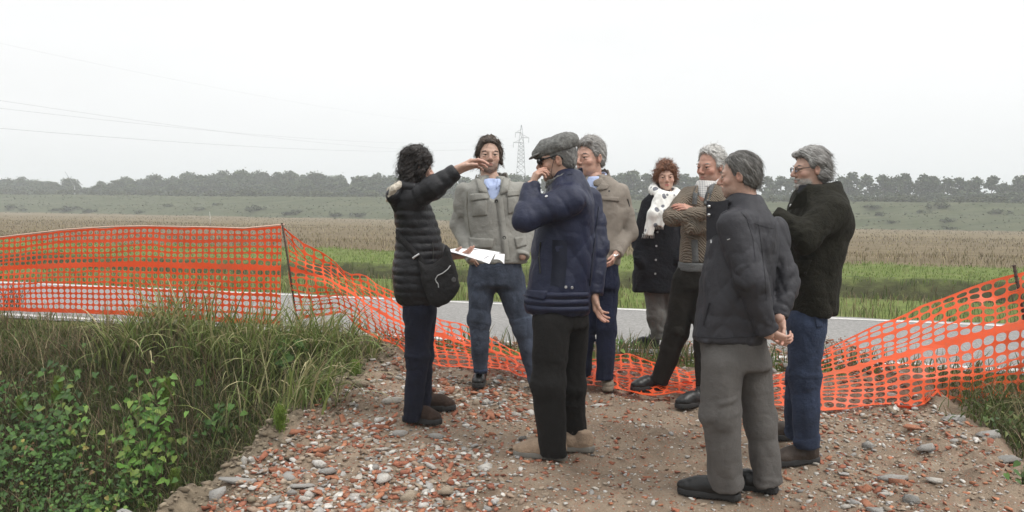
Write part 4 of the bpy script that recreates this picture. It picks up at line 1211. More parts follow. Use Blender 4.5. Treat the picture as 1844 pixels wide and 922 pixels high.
def surfnet(D, lo, h):
    S = D < 0; n = np.array(D.shape)
    c8 = [(i, j, k) for i in (0, 1) for j in (0, 1) for k in (0, 1)]
    cnt = sum(S[i:n[0] - 1 + i, j:n[1] - 1 + j, k:n[2] - 1 + k].astype(np.int8) for i, j, k in c8)
    act = (cnt > 0) & (cnt < 8)
    idx = np.full(act.shape, -1, np.int64); cells = np.argwhere(act); idx[act] = np.arange(len(cells))
    acc = np.zeros((len(cells), 3)); num = np.zeros(len(cells))
    for a in c8:
        for x in range(3):
            if a[x]: continue
            b = list(a); b[x] = 1
            da = D[cells[:, 0] + a[0], cells[:, 1] + a[1], cells[:, 2] + a[2]]; db = D[cells[:, 0] + b[0], cells[:, 1] + b[1], cells[:, 2] + b[2]]
            m = (da < 0) != (db < 0)
            t = np.where(m, da / np.where(m, da - db, 1), 0)
            p = np.tile(np.array(a, float), (len(cells), 1)); p[:, x] += t
            acc[m] += p[m]; num += m
    V = lo + h * (cells + acc / num[:, None])
    F = []
    for x in range(3):
        y, z = (x + 1) % 3, (x + 2) % 3
        sl0 = [slice(1, -1)] * 3; sl0[x] = slice(0, -1); sl1 = [slice(1, -1)] * 3; sl1[x] = slice(1, None)
        A, B = S[tuple(sl0)], S[tuple(sl1)]
        E = np.argwhere(A != B); off = np.ones(3, int); off[x] = 0
        G = E + off; inside = A[A != B]
        q = []
        for dy, dz in ((-1, -1), (0, -1), (0, 0), (-1, 0)):
            c = G.copy(); c[:, y] += dy; c[:, z] += dz
            q.append(idx[c[:, 0], c[:, 1], c[:, 2]])
        q = np.stack(q, -1); q[~inside] = q[~inside][:, ::-1]
        F.append(q)
    F = np.concatenate(F)
    return V, F[(F >= 0).all(1)]
def rotm(theta_deg, nod=0.0, roll=0.0):
    """head or foot frame: columns are side, forward, up; theta 0 faces the camera, 90 faces image left"""
    f = math.pi - math.radians(theta_deg)
    Rz = np.array([[math.cos(f), -math.sin(f), 0], [math.sin(f), math.cos(f), 0], [0, 0, 1]])
    a = -math.radians(nod); Rx = np.array([[1, 0, 0], [0, math.cos(a), -math.sin(a)], [0, math.sin(a), math.cos(a)]])
    b = math.radians(roll); Ry = np.array([[math.cos(b), 0, math.sin(b)], [0, 1, 0], [-math.sin(b), 0, math.cos(b)]])
    return Rz @ Rx @ Ry
def join(parts):
    V = []; F = []; T = []; n = 0
    for v, f, t in parts:
        V.append(v); T.append(np.broadcast_to(t, (len(v), 3))); n0 = n; n += len(v)
        f = np.asarray(f)
        if f.shape[1] == 3: f = np.column_stack([f, f[:, 2]])
        F.append(f + n0)
    return np.concatenate(V), np.concatenate(F), np.concatenate(T)
def sphere(c, r, nu=12, nv=8, M=None):
    V = []; 
    for i in range(nv + 1):
        for j in range(nu):
            a, b = math.pi * i / nv, 2 * math.pi * j / nu
            V.append((math.sin(a) * math.cos(b), math.cos(a), math.sin(a) * math.sin(b)))     # pole along +y
    V = np.array(V) * np.asarray(r)
    if M is not None: V = V @ np.asarray(M).T
    F = np.array([(i * nu + j, i * nu + (j + 1) % nu, (i + 1) * nu + (j + 1) % nu, (i + 1) * nu + j) for i in range(nv) for j in range(nu)])
    return V + np.asarray(c), F
def fix_quads(F): return [tuple(dict.fromkeys(int(i) for i in f)) for f in F]

class Surf:
    """a garment surface one can draw on by pixel: patches, straps and buttons are laid on it"""
    def __init__(s, V, F): s.b = BVHTree.FromPolygons(V.tolist(), [tuple(f) for f in F.tolist()])
    def hit(s, px, py):
        d = Vector(ray(px, py)).normalized()
        h = s.b.ray_cast(Vector(CAM), d)
        if h[0] is None:
            h2 = None
            for t in np.linspace(2, 9, 40):
                q = s.b.find_nearest(Vector(CAM) + d * t)
                if q[0] is not None and (h2 is None or q[3] < h2[3]): h2 = q
            h = h2
        n = h[1]
        if n.dot(d) > 0: n = -n
        return np.array(h[0]), np.array(n)
    def patch(s, quad, th=0.006, nu=8, nv=8, bulge=0.0):
        """slab laid on the surface inside four pixel corners (tl, tr, br, bl)"""
        q = np.array(quad, float); top = []; bot = []
        for i in range(nv + 1):
            for j in range(nu + 1):
                u, v = j / nu, i / nv
                p = (q[0] * (1 - u) + q[1] * u) * (1 - v) + (q[3] * (1 - u) + q[2] * u) * v
                h, n = s.hit(*p)
                top.append(h + n * (th + bulge * math.sin(math.pi * u) * math.sin(math.pi * v))); bot.append(h - n * 0.003)
        m = nu + 1; N = len(top); F = [(i * m + j, i * m + j + 1, (i + 1) * m + j + 1, (i + 1) * m + j) for i in range(nv) for j in range(nu)]
        rim = [j for j in range(m)] + [i * m + nu for i in range(1, nv + 1)] + [nv * m + j for j in range(nu - 1, -1, -1)] + [i * m for i in range(nv - 1, 0, -1)]
        F += [(rim[i], N + rim[i], N + rim[(i + 1) % len(rim)], rim[(i + 1) % len(rim)]) for i in range(len(rim))]
        return np.array(top + bot), F
    def strap(s, pts, w, th=0.005, n=24):
        """band of width w pixels following a pixel path"""
        P = np.array(pts, float); L = np.concatenate([[0], np.cumsum(np.linalg.norm(np.diff(P, axis=0), axis=1))])
        t = np.linspace(0, L[-1], n); C = np.stack([np.interp(t, L, P[:, 0]), np.interp(t, L, P[:, 1])], -1)
        T = np.gradient(C, axis=0); T /= np.linalg.norm(T, axis=1)[:, None] + 1e-9; Nn = np.stack([-T[:, 1], T[:, 0]], -1)
        V = []; F = []
        for i in range(n):
            for o_, k in ((-0.5, -0.4), (-0.5, 1), (0.5, 1), (0.5, -0.4)):
                h, nn = s.hit(*(C[i] + Nn[i] * w * o_)); V.append(h + nn * th * k)
        for i in range(n - 1):
            for k in range(4): F.append((i * 4 + k, i * 4 + (k + 1) % 4, (i + 1) * 4 + (k + 1) % 4, (i + 1) * 4 + k))
        return np.array(V), F
    def button(s, px, py, r, th=0.004):
        h, n = s.hit(px, py)
        a = np.cross(n, (0, 0, 1.0)); a /= np.linalg.norm(a); b = np.cross(n, a); V = []
        for rr, z in ((1, -0.001), (1, th * 0.7), (0.8, th), (0.45, th * 0.65)):
            V += [h + n * z + r * rr * (a * math.cos(t) + b * math.sin(t)) for t in np.linspace(0, 2 * math.pi, 12, endpoint=False)]
        F = [(i * 12 + k, i * 12 + (k + 1) % 12, (i + 1) * 12 + (k + 1) % 12, (i + 1) * 12 + k) for i in range(3) for k in range(12)] + [tuple(36 + k for k in range(12))]
        return np.array(V), F

# ------------------------------------------------------------------ heads and hands
def make_head(beard=None, age=0.3, fem=False, gaunt=0.0):
    v = Vol(0.0042)
    v.ell((0, -0.015, 0.035), (0.076, 0.097, 0.088), k=0.02)
    v.ell((0, 0.028, -0.03), (0.064, 0.066, 0.086), k=0.035)
    v.ell((0, 0.042, -0.078), (0.053 if not fem else 0.042, 0.045, 0.036), k=0.03)
    v.ell((0, 0.074, -0.103), (0.021, 0.018, 0.015), k=0.02)
    v.ell((0, 0.074, 0.022), (0.052, 0.022, 0.013 if not fem else 0.009), k=0.018)
    for sx in (-1, 1):
        v.ell((sx * 0.045, 0.060, -0.028), (0.022, 0.024, 0.018), k=0.02)
        v.ell((sx * 0.034, 0.103, 0.000), (0.017, 0.018, 0.011), k=0.014, op='s')
        v.ell((sx * 0.034, 0.079, 0.0075), (0.020, 0.0168, 0.008), k=0.004); v.ell((sx * 0.034, 0.078, -0.010), (0.019, 0.015, 0.007), k=0.005)          # lids
        v.ell((sx * 0.0135, 0.103, -0.038), (0.009, 0.011, 0.008), k=0.008)
        v.ell((sx * 0.081, -0.008, -0.008), (0.008, 0.019, 0.031), rotm(180, 8, sx * 12), k=0.006)
        v.ell((sx * 0.089, -0.002, -0.004), (0.006, 0.009, 0.017), k=0.006, op='s')
    v.cone((0, 0.089, 0.014), (0, 0.116, -0.030), 0.0085, 0.0125, k=0.012)
    v.ell((0, 0.112, -0.034), (0.0125, 0.012, 0.010), k=0.008)
    v.ell((0, 0.091, -0.064), (0.023, 0.012, 0.0055), k=0.008)
    v.ell((0, 0.089, -0.076), (0.020, 0.012, 0.0065), k=0.008)
    v.ell((0, 0.103, -0.0700), (0.021, 0.009, 0.0016), k=0.003, op='s')
    v.cone((0, -0.022, -0.05), (0, -0.035, -0.17), 0.057 if not fem else 0.048, 0.062 if not fem else 0.052, k=0.03)
    V, F = v.mesh(folds=[(0.0012 * (0.5 + age), (40, 40, 70), 5)])
    return V, F
def head_tint(V, skin, beard=None, lips=(0.42, 0.17, 0.14)):
    skin = np.array(skin); x, y, z = V.T
    T = np.tile(skin, (len(V), 1)) * (1 + 0.10 * vnoise(x * 45, y * 45, z * 45, 3))[:, None]
    def blob(c, r, s=1.0): return s * np.clip(1.3 - np.sqrt(((x - c[0]) / r[0]) ** 2 + ((y - c[1]) / r[1]) ** 2 + ((z - c[2]) / r[2]) ** 2), 0, 1)
    red = blob((0, 0.115, -0.03), (0.02, 0.03, 0.02)) + blob((0.045, 0.07, -0.03), (0.03, 0.04, 0.025), 0.8) + blob((-0.045, 0.07, -0.03), (0.03, 0.04, 0.025), 0.8) + blob((0.085, 0, -0.01), (0.015, 0.03, 0.04), 0.8) + blob((-0.085, 0, -0.01), (0.015, 0.03, 0.04), 0.8)
    T = T * (1 + np.clip(red, 0, 1)[:, None] * np.array([0.03, -0.11, -0.13]))
    lip = np.clip(blob((0, 0.1, -0.07), (0.02, 0.02, 0.010), 1.6), 0, 1)
    T = T * (1 - lip[:, None]) + np.array(lips) * lip[:, None]
    if beard is not None:
        bm_ = np.clip((-0.050 - z) / 0.014, 0, 1) * np.clip((y + 0.005 - 0.3 * (z + 0.12)) / 0.03, 0, 1) * np.clip((z + 0.128) / 0.01, 0, 1) * (1 - lip)
        bm_ = bm_ * beard[3]
        T = T * (1 - bm_[:, None]) + np.array(beard[:3]) * (1 + 0.35 * vnoise(x * 300, y * 300, z * 160, 8))[:, None] * bm_[:, None]
    return T
def lock_noise(P, seed, flow=(0, -0.8, -0.6)):
    """noise drawn out along the way the hair is combed"""
    f = np.array(flow, float); f /= np.linalg.norm(f); a = np.cross(f, (1.0, 0, 0)); a /= np.linalg.norm(a); b = np.cross(f, a)
    w = vnoise(P[:, 0] * 14, P[:, 1] * 14, P[:, 2] * 14, seed + 7)
    return vnoise((P @ a) * 75 + w, (P @ b) * 75 + w, (P @ f) * 10, seed) + 0.5 * vnoise((P @ a) * 160 + w, (P @ b) * 160, (P @ f) * 16, seed + 2)
def hair_cap(zl, t=0.012, top=0.006, lump=0.004, seed=1, extra=None, freq=(55, 30, 18), h=0.0042, flow=(0, -0.8, -0.6)):
    """hair lying on the skull above the hairline zl = [(y, z), ...]"""
    zl = np.array(zl)
    v = Vol(h)
    v.ell((0, -0.017, 0.037 + top * 0.5), (0.076 + t, 0.097 + t, 0.087 + t + top), k=0.02)
    v.ell((0, -0.055, -0.02), (0.060 + t * 0.8, 0.052 + t * 0.8, 0.062), k=0.03)
    if extra: extra(v)
    def cut(P, d):
        lim = np.interp(P[:, 1], zl[:, 0], zl[:, 1]) + 0.006 * vnoise(P[:, 0] * 90, P[:, 1] * 90, P[:, 2] * 30, seed + 3)
        d = d - lump * lock_noise(P, seed, flow) - lump * 0.5 * vnoise(P[:, 0] * freq[0], P[:, 1] * freq[1], P[:, 2] * freq[2], seed + 1)
        return smax(d, (lim - P[:, 2]) * 0.8, 0.006)
    # the cut must hold everywhere, not only near the surface
    v.add(lambda X, Y, Z: np.broadcast_to((np.interp(Y.ravel(), zl[:, 0], zl[:, 1]).reshape(Y.shape) - Z) * 0.8 + 0 * X, np.broadcast_shapes(X.shape, Y.shape, Z.shape)) * -1, (-0.2, -0.2, -0.3), (0.2, 0.2, 0.2), 0.006, 's')
    return v.mesh(fn=cut)
def strands(V, F, n, L, w, comb, lift=0.004, seed=0, curl=0.0, segs=4):
    r = np.random.default_rng(seed)
    fi = r.integers(0, len(F), n); C = V[F[fi]].mean(1)
    N = np.cross(V[F[fi, 1]] - V[F[fi, 0]], V[F[fi, 2]] - V[F[fi, 0]]); N /= np.linalg.norm(N, axis=1)[:, None] + 1e-12
    D = comb(C) + r.normal(0, 0.14, (n, 3)); D -= (D * N).sum(1)[:, None] * N * 0.92; D /= np.linalg.norm(D, axis=1)[:, None] + 1e-9
    S = np.cross(D, N); S /= np.linalg.norm(S, axis=1)[:, None] + 1e-9
    out = []; L = L * r.uniform(0.6, 1.2, n)[:, None]; ph = r.uniform(0, 6.28, n)[:, None]
    for i in range(segs + 1):
        t = i / segs
        c = C + D * L * t + N * (lift * (math.sin(math.pi * min(t * 1.1, 1)) + 0.15) - 0.25 * L * t * t * 0.3)
        if curl: c = c + S * curl * np.sin(ph + t * 9) + N * curl * np.cos(ph + t * 9)
        ww = w * (1 - 0.75 * t)
        out += [c - S * ww, c + S * ww]
    P = np.stack(out, 1).reshape(-1, 3); b = (np.arange(n) * (segs + 1) * 2)[:, None]; k = np.arange(segs)[None] * 2
    Q = np.stack([b + k, b + k + 1, b + k + 3, b + k + 2], -1).reshape(-1, 4)
    return P, Q, np.repeat(r.uniform(0.4, 1.7, n), (segs + 1) * 2)
def make_hand(curl=(0.5, 0.6, 0.7, 0.8), thumb=(0.5, 0.4), spread=1.0, side=1, h=0.0032, thumb_up=0.0):
    """wrist at origin, fingers +x, thumb towards +y*side, palm faces -z"""
    v = Vol(h)
    kn = [(0.092, 0.030), (0.097, 0.010), (0.093, -0.011), (0.084, -0.030)]
    ln = [(0.042, 0.025, 0.020), (0.046, 0.028, 0.021), (0.042, 0.026, 0.020), (0.033, 0.020, 0.018)]
    v.cone((-0.045, 0, 0), (0, 0, 0), 0.028, 0.026, 0.015)
    for (x, y), ly in zip(kn, ln):
        v.cone((0.0, y * 0.45 * side, 0), (x, y * side, 0), 0.0165, 0.0125, 0.014)
    v.ell((0.03, 0.022 * side, -0.008), (0.032, 0.016, 0.015), k=0.012)
    for i, ((x, y), l3) in enumerate(zip(kn, ln)):
        p = np.array((x, y * side, 0.0)); ang = 0.15; yaw = side * spread * (0.10 - 0.07 * i)
        r0 = (0.0095, 0.0098, 0.0092, 0.0082)[i]
        for j, l in enumerate(l3):
            ang += curl[i] * (0.8, 1.0, 0.7)[j]
            d = np.array((math.cos(ang) * math.cos(yaw), math.sin(yaw), -math.sin(ang)))
            q = p + d * l; v.cone(p, q, r0 * (1, 0.93, 0.86)[j], r0 * (0.93, 0.86, 0.74)[j], 0.004); p = q
    p = np.array((0.022, 0.028 * side, -0.006)); ang = 0.95 - thumb[0] * 0.5
    for j, (l, r0) in enumerate(((0.040, 0.0125), (0.032, 0.0105), (0.026, 0.0095))):
        d = np.array((math.cos(ang), math.sin(ang) * side, -0.25 - thumb_up - 0.25 * j * thumb[1])); d /= np.linalg.norm(d)
        q = p + d * l; v.cone(p, q, r0, r0 * 0.88, 0.007); p = q; ang -= thumb[1] * 0.6
    return v.mesh()
def frame(fwd, palm):
    """columns: fingers, across, back of hand"""
    f = np.asarray(fwd, float); f /= np.linalg.norm(f); z = -np.asarray(palm, float); z = z - (z @ f) * f; z /= np.linalg.norm(z)
    return np.stack([f, np.cross(z, f), z], -1)
def make_shoe(L=0.285, boot=0.0, w=1.0):
    s = L / 0.285; v = Vol(0.0055)
    v.ell((0.222 * s, 0, 0.034), (0.064 * s, 0.043 * w, 0.030), k=0.02)
    v.ell((0.15 * s, 0, 0.044), (0.095 * s, 0.042 * w, 0.042), k=0.02)
    v.ell((0.06 * s, 0, 0.05), (0.058 * s, 0.038 * w, 0.05), k=0.02)
    v.cone((0.065 * s, 0, 0.06), (0.06 * s, 0, 0.095 + boot), 0.040, 0.041, 0.02, flat=True)
    v.add(lambda X, Y, Z: Z - 0.014 + 0 * X + 0 * Y, (-0.2, -0.2, -0.2), (0.5, 0.2, 0.3), 0.004, 's')
    V, F = v.mesh(folds=[(0.0022, (60, 25, 60), 3)])
    v2 = Vol(0.0055)
    def sole(X, Y, Z):
        xs = np.array([0.0, 0.04, 0.10, 0.19, 0.25, 0.285]) * s
        hw = np.interp(np.clip(X, 0.03 * s, 0.255 * s).ravel(), xs, np.array([0.034, 0.037, 0.034, 0.047, 0.040, 0.03]) * w).reshape(X.shape)
        dx = np.maximum(np.maximum(0.036 * s - X, X - 0.247 * s), 0)
        d = np.sqrt(dx ** 2 + Y ** 2) - hw + 0 * Z
        tread = 0.003 * (np.sin(X * 400) > 0)
        return smax(d, np.maximum(Z - 0.030, 0.0 + tread - Z) + 0 * X, 0.008)
    v2.add(sole, (-0.03, -0.07, -0.01), (0.33, 0.07, 0.045), 0.01)
    V2, F2 = v2.mesh(); zs = np.array([1, 1, 1.22]); return V * zs, F, V2 * zs, F2
# ================================================================== PEOPLE
tinted('skin', 0.5, 0.0, nscale=60, namp=0.10, spec=0.35)
MATS['skin'].node_tree.nodes['Principled BSDF'].inputs['Subsurface Weight'].default_value = 0.12
MATS['skin'].node_tree.nodes['Principled BSDF'].inputs['Subsurface Radius'].default_value = (0.012, 0.005, 0.003)
tinted('hair', 0.55, 0.0, nscale=120, namp=0.3, spec=0.4)
tinted('eyeball', 0.15, 0.0)
tinted('dyed', 0.8, 0.0, nscale=50, namp=0.15)
SKIN = (0.45, 0.295, 0.23)
class Person:
    def __init__(s, foot, label, sk=SKIN):
        g = ground(*foot); s.Y = g[1]; s.m = s.Y / FPX; s.base = np.array([g[0], g[1], float(zg(g[0], g[1]))]); s.sk = sk
        s.o = obj('person', bpy.data.meshes.new('person'), None, s.base); s.parts = []
        tag(s.o, label, 'person', 'people talking on the track')
    def p(s, px, py, dd=0.0): return np.array(at(px, py, s.Y + dd))
    def put(s, name, V, F, mat, parent=None, tint=None, smooth=True):
        return obj(name, mesh_from(name, np.asarray(V) - s.base, F, mat, smooth, tint), parent or s.o)
    def wear(s, name, mat, v, folds=(), parent=None):
        V, F = v.mesh(folds); o = s.put(name, V, F, mat, parent); return o, Surf(V, F)
    def loft(s, v, rows, **kw):
        """rows: (py, left px, right px, half depth px, dd)"""
        v.loft([(s.p((r[1] + r[2]) / 2, r[0], r[4] if len(r) > 4 else 0), (r[2] - r[1]) / 2 * s.m, r[3] * s.m) for r in rows], **kw)
    def limb(s, v, js, k=8, flat=True, quilt=None, wr=None):
        """js: (px, py, dd, r px)"""
        v.chain([s.p(j[0], j[1], j[2]) for j in js], [j[3] * s.m for j in js], k * s.m, flat, quilt, wr)
    def core(s, chains):
        """the body under the clothes, one surface from neck to wrists and ankles"""
        v = Vol(0.014)
        for i, js in enumerate(chains):
            js = list(js)
            if i >= 3: a, b = js[-2], js[-1]; js[-1] = tuple(a[k] + (b[k] - a[k]) * 0.72 for k in range(4))
            s.limb(v, js, 8, False)
        V, F = v.mesh(); s.parts.append((V, F, np.array(s.sk)))
    def head(s, px, py, hpx, theta, nod=0, roll=0, beard=None, fem=False, brow=(0.06, 0.045, 0.035), eyes=True, dd=0.0):
        s.hs = hpx * s.m / 0.241; s.hc = s.p(px, py, dd); s.hR = rotm(theta, nod, roll); s.lw = lambda V: s.hc + s.hs * (np.asarray(V) @ s.hR.T)
        V, F = make_head(fem=fem); T = head_tint(V, s.sk, beard, (0.45, 0.16, 0.14) if fem else (0.40, 0.18, 0.145))
        W = s.lw(V); s.parts.append((W, F, T)); s.hsurf = Surf(W, F)
        if eyes:
            for sx in (-1, 1):
                Ve, Fe = sphere((0, 0, 0), 0.0118, 16, 10); fy = Ve[:, 1] / 0.0118
                Te = np.where((fy > 0.90)[:, None], (0.012, 0.01, 0.008), np.where((fy > 0.72)[:, None], (0.09, 0.05, 0.03), (0.40, 0.36, 0.33)))
                Ve = Ve + np.array((sx * 0.034, 0.0815, 0.0005))
                s.put('eye', s.lw(Ve), Fe, MATS['eyeball'], None, Te)
                # upper lid and brow as arched strips
                r = np.random.default_rng(5); P = []; Q = []
                for k in range(46):
                    u = r.uniform(-1, 1); c = np.array((sx * (0.034 + 0.021 * u), 0.0955 - 0.012 * max(u, 0) ** 2 - 0.002, 0.0215 + 0.004 * (1 - u * u) + r.normal(0, 0.0016)))
                    d = np.array((sx * 0.009, -0.003 * (u > 0.2), 0.0015)); w = np.array((0, 0, 0.0011)); n_ = len(P)
                    P += [c - w, c + w, c + d + w * 0.3, c + d - w * 0.3]; Q.append((n_, n_ + 1, n_ + 2, n_ + 3))
                s.put('eyebrow', s.lw(np.array(P)), Q, MATS['hair'], None, np.tile(brow, (len(P), 1)))
    def hair(s, col, V, F, n=700, L=0.05, w=0.0012, comb=None, curl=0.0, lift=0.004, var=None, seed=0, segs=4, flow=(0, -0.8, -0.6)):
        comb = comb or (lambda C: np.stack([C[:, 0] * 3, -0.6 + 0 * C[:, 0], -0.7 + 0 * C[:, 0]], -1))
        P, Q, K = strands(V, F, n, L, w, comb, lift, seed, curl, segs)
        x, y, z = V.T; st = lock_noise(V, seed + 4, flow)
        T0 = np.array(col) * np.clip(0.72 + 0.5 * st, 0.2, 1.6)[:, None]; T1 = np.array(col) * K[:, None]
        if var is not None:
            mixf = (0.5 + 0.5 * vnoise(x * 25, y * 25, z * 12, seed + 9))[:, None]; T0 = T0 * (1 - mixf) + np.array(var) * mixf
            kk = (np.random.default_rng(seed).uniform(size=len(K) // ((segs + 1) * 2)) < 0.4).repeat((segs + 1) * 2); T1[kk] = np.array(var) * K[kk][:, None]
        W, G, T = join([(V, F, T0), (P, Q, T1)])
        return s.put('hair', s.lw(W), G, MATS['hair'], None, T)
    def hand(s, wrist, fwd, palm, side=1, curl=(0.5, 0.6, 0.7, 0.8), thumb=(0.5, 0.4), spread=1.0, size=1.0, tup=0.0, elbow=None):
        V, F = make_hand(curl, thumb, spread, side, thumb_up=tup); R = frame(fwd, palm)
        # a mirrored frame keeps left and right hands apart through 'side'
        W = np.asarray(wrist) + size * (V @ R.T)
        x, y, z = V.T
        T = np.array(s.sk) * (1 + 0.08 * vnoise(x * 60, y * 60, z * 60, 4))[:, None] * (1 + np.clip((x - 0.07) / 0.1, 0, 1)[:, None] * np.array([0.06, -0.10, -0.10]))
        s.parts.append((W, F, T))
    def shoe(s, heel, toe, mat, sole, L=0.285, boot=0.0, w=1.0, lace=None, lift=0.004, nod=0.0, at_ground=None):
        g = ground(*heel)
        if isinstance(toe, tuple):
            g2 = ground(*toe); th_ = math.atan2(-(g2[0] - g[0]), -(g2[1] - g[1]))
        else: th_ = math.radians(toe)
        f = math.pi - th_; c, sn = math.cos(f), math.sin(f)
        fw = np.array([-sn, c, 0]); sd = np.array([c, sn, 0])
        zz = []
        for u in (0.15, 0.5, 0.85):
            q_ = g + fw * L * u
            zz.append(float(track_z(np.array(q_[0]), np.array(q_[1]))) if -1.6 < q_[0] < 2.8 and (q_[0] * RN[0] + q_[1] * RN[1]) < 6.3 else float(zg(q_[0], q_[1])) + 0.004)
        z0 = max(zz) - 0.008
        V, F, V2, F2 = make_shoe(L, boot, w)
        def tr(A):
            A = np.asarray(A); dz = A[:, 2] + A[:, 0] * math.tan(math.radians(nod)); return np.array([g[0], g[1], z0 + lift]) + A[:, :1] * fw + A[:, 1:2] * sd + dz[:, None] * np.array([0, 0, 1.0])
        o = s.put('shoe', tr(V), F, mat); s.put('sole', tr(V2), F2, sole, o)
        if lace is not None:
            mb = MB(); k_ = L / 0.285
            for i in range(5):
                x = (0.115 + 0.019 * i) * k_; z = (0.0965 - 0.0095 * i - 0.018 * (i / 4) ** 2) * 1.22
                mb.tube(tr(np.array([(x, -0.026, z - 0.014), (x + 0.004, 0, z), (x + 0.01, 0.026, z - 0.014)])), 0.0022, 5)
            for e in (-1, 1): mb.tube(tr(np.array([(0.115 * k_, 0, 0.119), (0.11 * k_, e * 0.02, 0.126), (0.125 * k_, e * 0.034, 0.10)])), 0.002, 5)
            s.put('laces', np.concatenate(mb.v), mb.f, lace, o)
        return np.array([g[0], g[1], z0]) + fw * 0.06
    def done(s):
        V, F, T = join(s.parts)
        s.o.data = mesh_from('person', V - s.base, F, MATS['skin'], True, T)
def collar(s, v, cx, cy_top, cy_bot, rt, rb, dep, th, theta, open_, dd=0.0, tilt=0.0, drop=0.0):
    """stand collar: a wall round the neck with a gap in front"""
    vc = Vol(0.0065)
    a, b = s.p(cx[0], cy_top, dd), s.p(cx[1], cy_bot, dd)
    vc.loft([(a, rt * s.m, rt * dep * s.m), (b, rb * s.m, rb * dep * s.m)], ex=2.0, rnd=0.006)
    vc.loft([(a + np.array([0, 0, 0.03]), (rt - th) * s.m, (rt * dep - th) * s.m), (b - np.array([0, 0, 0.03]), (rb - th) * s.m, (rb * dep - th) * s.m)], ex=2.0, rnd=0.004, op='s', k=0.006)
    f = math.radians(theta); fw = np.array([-math.sin(f), -math.cos(f), 0])
    if tilt:
        zt = a[2]; c2 = (a + b) / 2
        vc.add(lambda X, Y, Z: -(Z - (zt - tilt * (((X - c2[0]) * fw[0] + (Y - c2[1]) * fw[1]) + rt * s.m))) + 0 * X, c2 - 0.4, c2 + 0.4, 0.008, 's')
    if open_ > 0: vc.ell((a + b) / 2 + fw * rb * s.m * 1.1 + np.array([0, 0, 0.03]), (open_ * s.m, open_ * s.m, abs(cy_bot - cy_top) * s.m * 1.25 + 0.02), k=0.01, op='s')
    return vc

# ---- materials of the clothes
black_puffer = fabric('black_nylon', (0.009, 0.009, 0.011), 0.42, 0.2, 10, 300, 0.2, 0.0)
navy_jean = fabric('dark_navy_denim', (0.008, 0.010, 0.022), 0.9, 0.3, 9, 700, 0.4)
blue_jean = fabric('faded_blue_denim', (0.055, 0.068, 0.098), 0.9, 0.55, 5, 700, 0.4)
mid_jean = fabric('mid_blue_denim', (0.032, 0.046, 0.086), 0.9, 0.45, 5, 700, 0.4)
indigo_jean = fabric('indigo_denim', (0.010, 0.014, 0.036), 0.9, 0.3, 6, 700, 0.4)
sand_jacket = fabric('stone_cotton', (0.285, 0.28, 0.255), 0.9, 0.10, 7, 500, 0.3)
taupe_jacket = fabric('taupe_cotton', (0.24, 0.21, 0.178), 0.85, 0.10, 6, 500, 0.25)
navy_nylon = fabric('navy_nylon', (0.014, 0.018, 0.042), 0.5, 0.15, 8, 300, 0.2, 0.0)
navy_dark = fabric('navy_side_panel', (0.010, 0.013, 0.026), 0.75, 0.2, 8, 400, 0.2)
black_trs = fabric('black_cotton', (0.0095, 0.009, 0.0085), 0.9, 0.2, 8, 600, 0.3)
black_coat = fabric('black_wool', (0.007, 0.0075, 0.011), 0.95, 0.25, 10, 260, 0.4, 0.0)
olive_wool = fabric('dark_olive_wool', (0.015, 0.014, 0.009), 0.97, 0.35, 30, 260, 0.5, 0.0)
charcoal_nylon = fabric('charcoal_nylon', (0.033, 0.033, 0.039), 0.6, 0.15, 8, 400, 0.2, 0.0)
charcoal_seam = fabric('charcoal_seam', (0.024, 0.024, 0.029), 0.7)
charcoal_lining = fabric('charcoal_lining', (0.022, 0.022, 0.027), 0.7, 0.1, 8, 400, 0.2)
grey_trs = fabric('grey_wool', (0.105, 0.099, 0.094), 0.95, 0.12, 10, 700, 0.3)
grey_trs2 = fabric('grey_flannel', (0.115, 0.112, 0.105), 0.95, 0.15, 10, 700, 0.3)
brown_trs = fabric('dark_brown_cotton', (0.012, 0.010, 0.0075), 0.95, 0.3, 9, 700, 0.3)
shirt_blue = fabric('pale_blue_cotton', (0.42, 0.50, 0.72), 0.8, 0.05, 10, 600, 0.2)
white_cotton = fabric('white_cotton', (0.72, 0.71, 0.68), 0.85, 0.05, 8, 500, 0.3)
suede = fabric('dark_brown_suede', (0.035, 0.021, 0.015), 0.9, 0.3, 20, 300, 0.3)
boot_brown = fabric('brown_leather', (0.042, 0.030, 0.023), 0.6, 0.3, 14, 200, 0.2, 0.0)
black_leather = fabric('black_leather', (0.012, 0.012, 0.012), 0.35, 0.2, 14, 150, 0.04, 0.0)
hike = fabric('tan_hiking_suede', (0.30, 0.22, 0.155), 0.9, 0.3, 14, 200, 0.4)
deck = fabric('taupe_suede', (0.20, 0.165, 0.125), 0.9, 0.2, 14, 200, 0.4)
rubber = plain('black_rubber', (0.018, 0.018, 0.018), 0.8, 0, 0.3, 40, 0.2)
grey_rubber = plain('grey_rubber', (0.16, 0.15, 0.13), 0.8, 0, 0.3, 30, 0.2)
tan_rubber = plain('tan_rubber', (0.20, 0.165, 0.125), 0.8, 0, 0.3, 30, 0.2)
horn = plain('dark_button', (0.03, 0.028, 0.026), 0.35)
steel = plain('steel', (0.5, 0.5, 0.5), 0.3, 0.9)
black_plastic = plain('black_plastic', (0.01, 0.01, 0.011), 0.12)
lace_dark = plain('dark_lace', (0.05, 0.045, 0.04), 0.9)
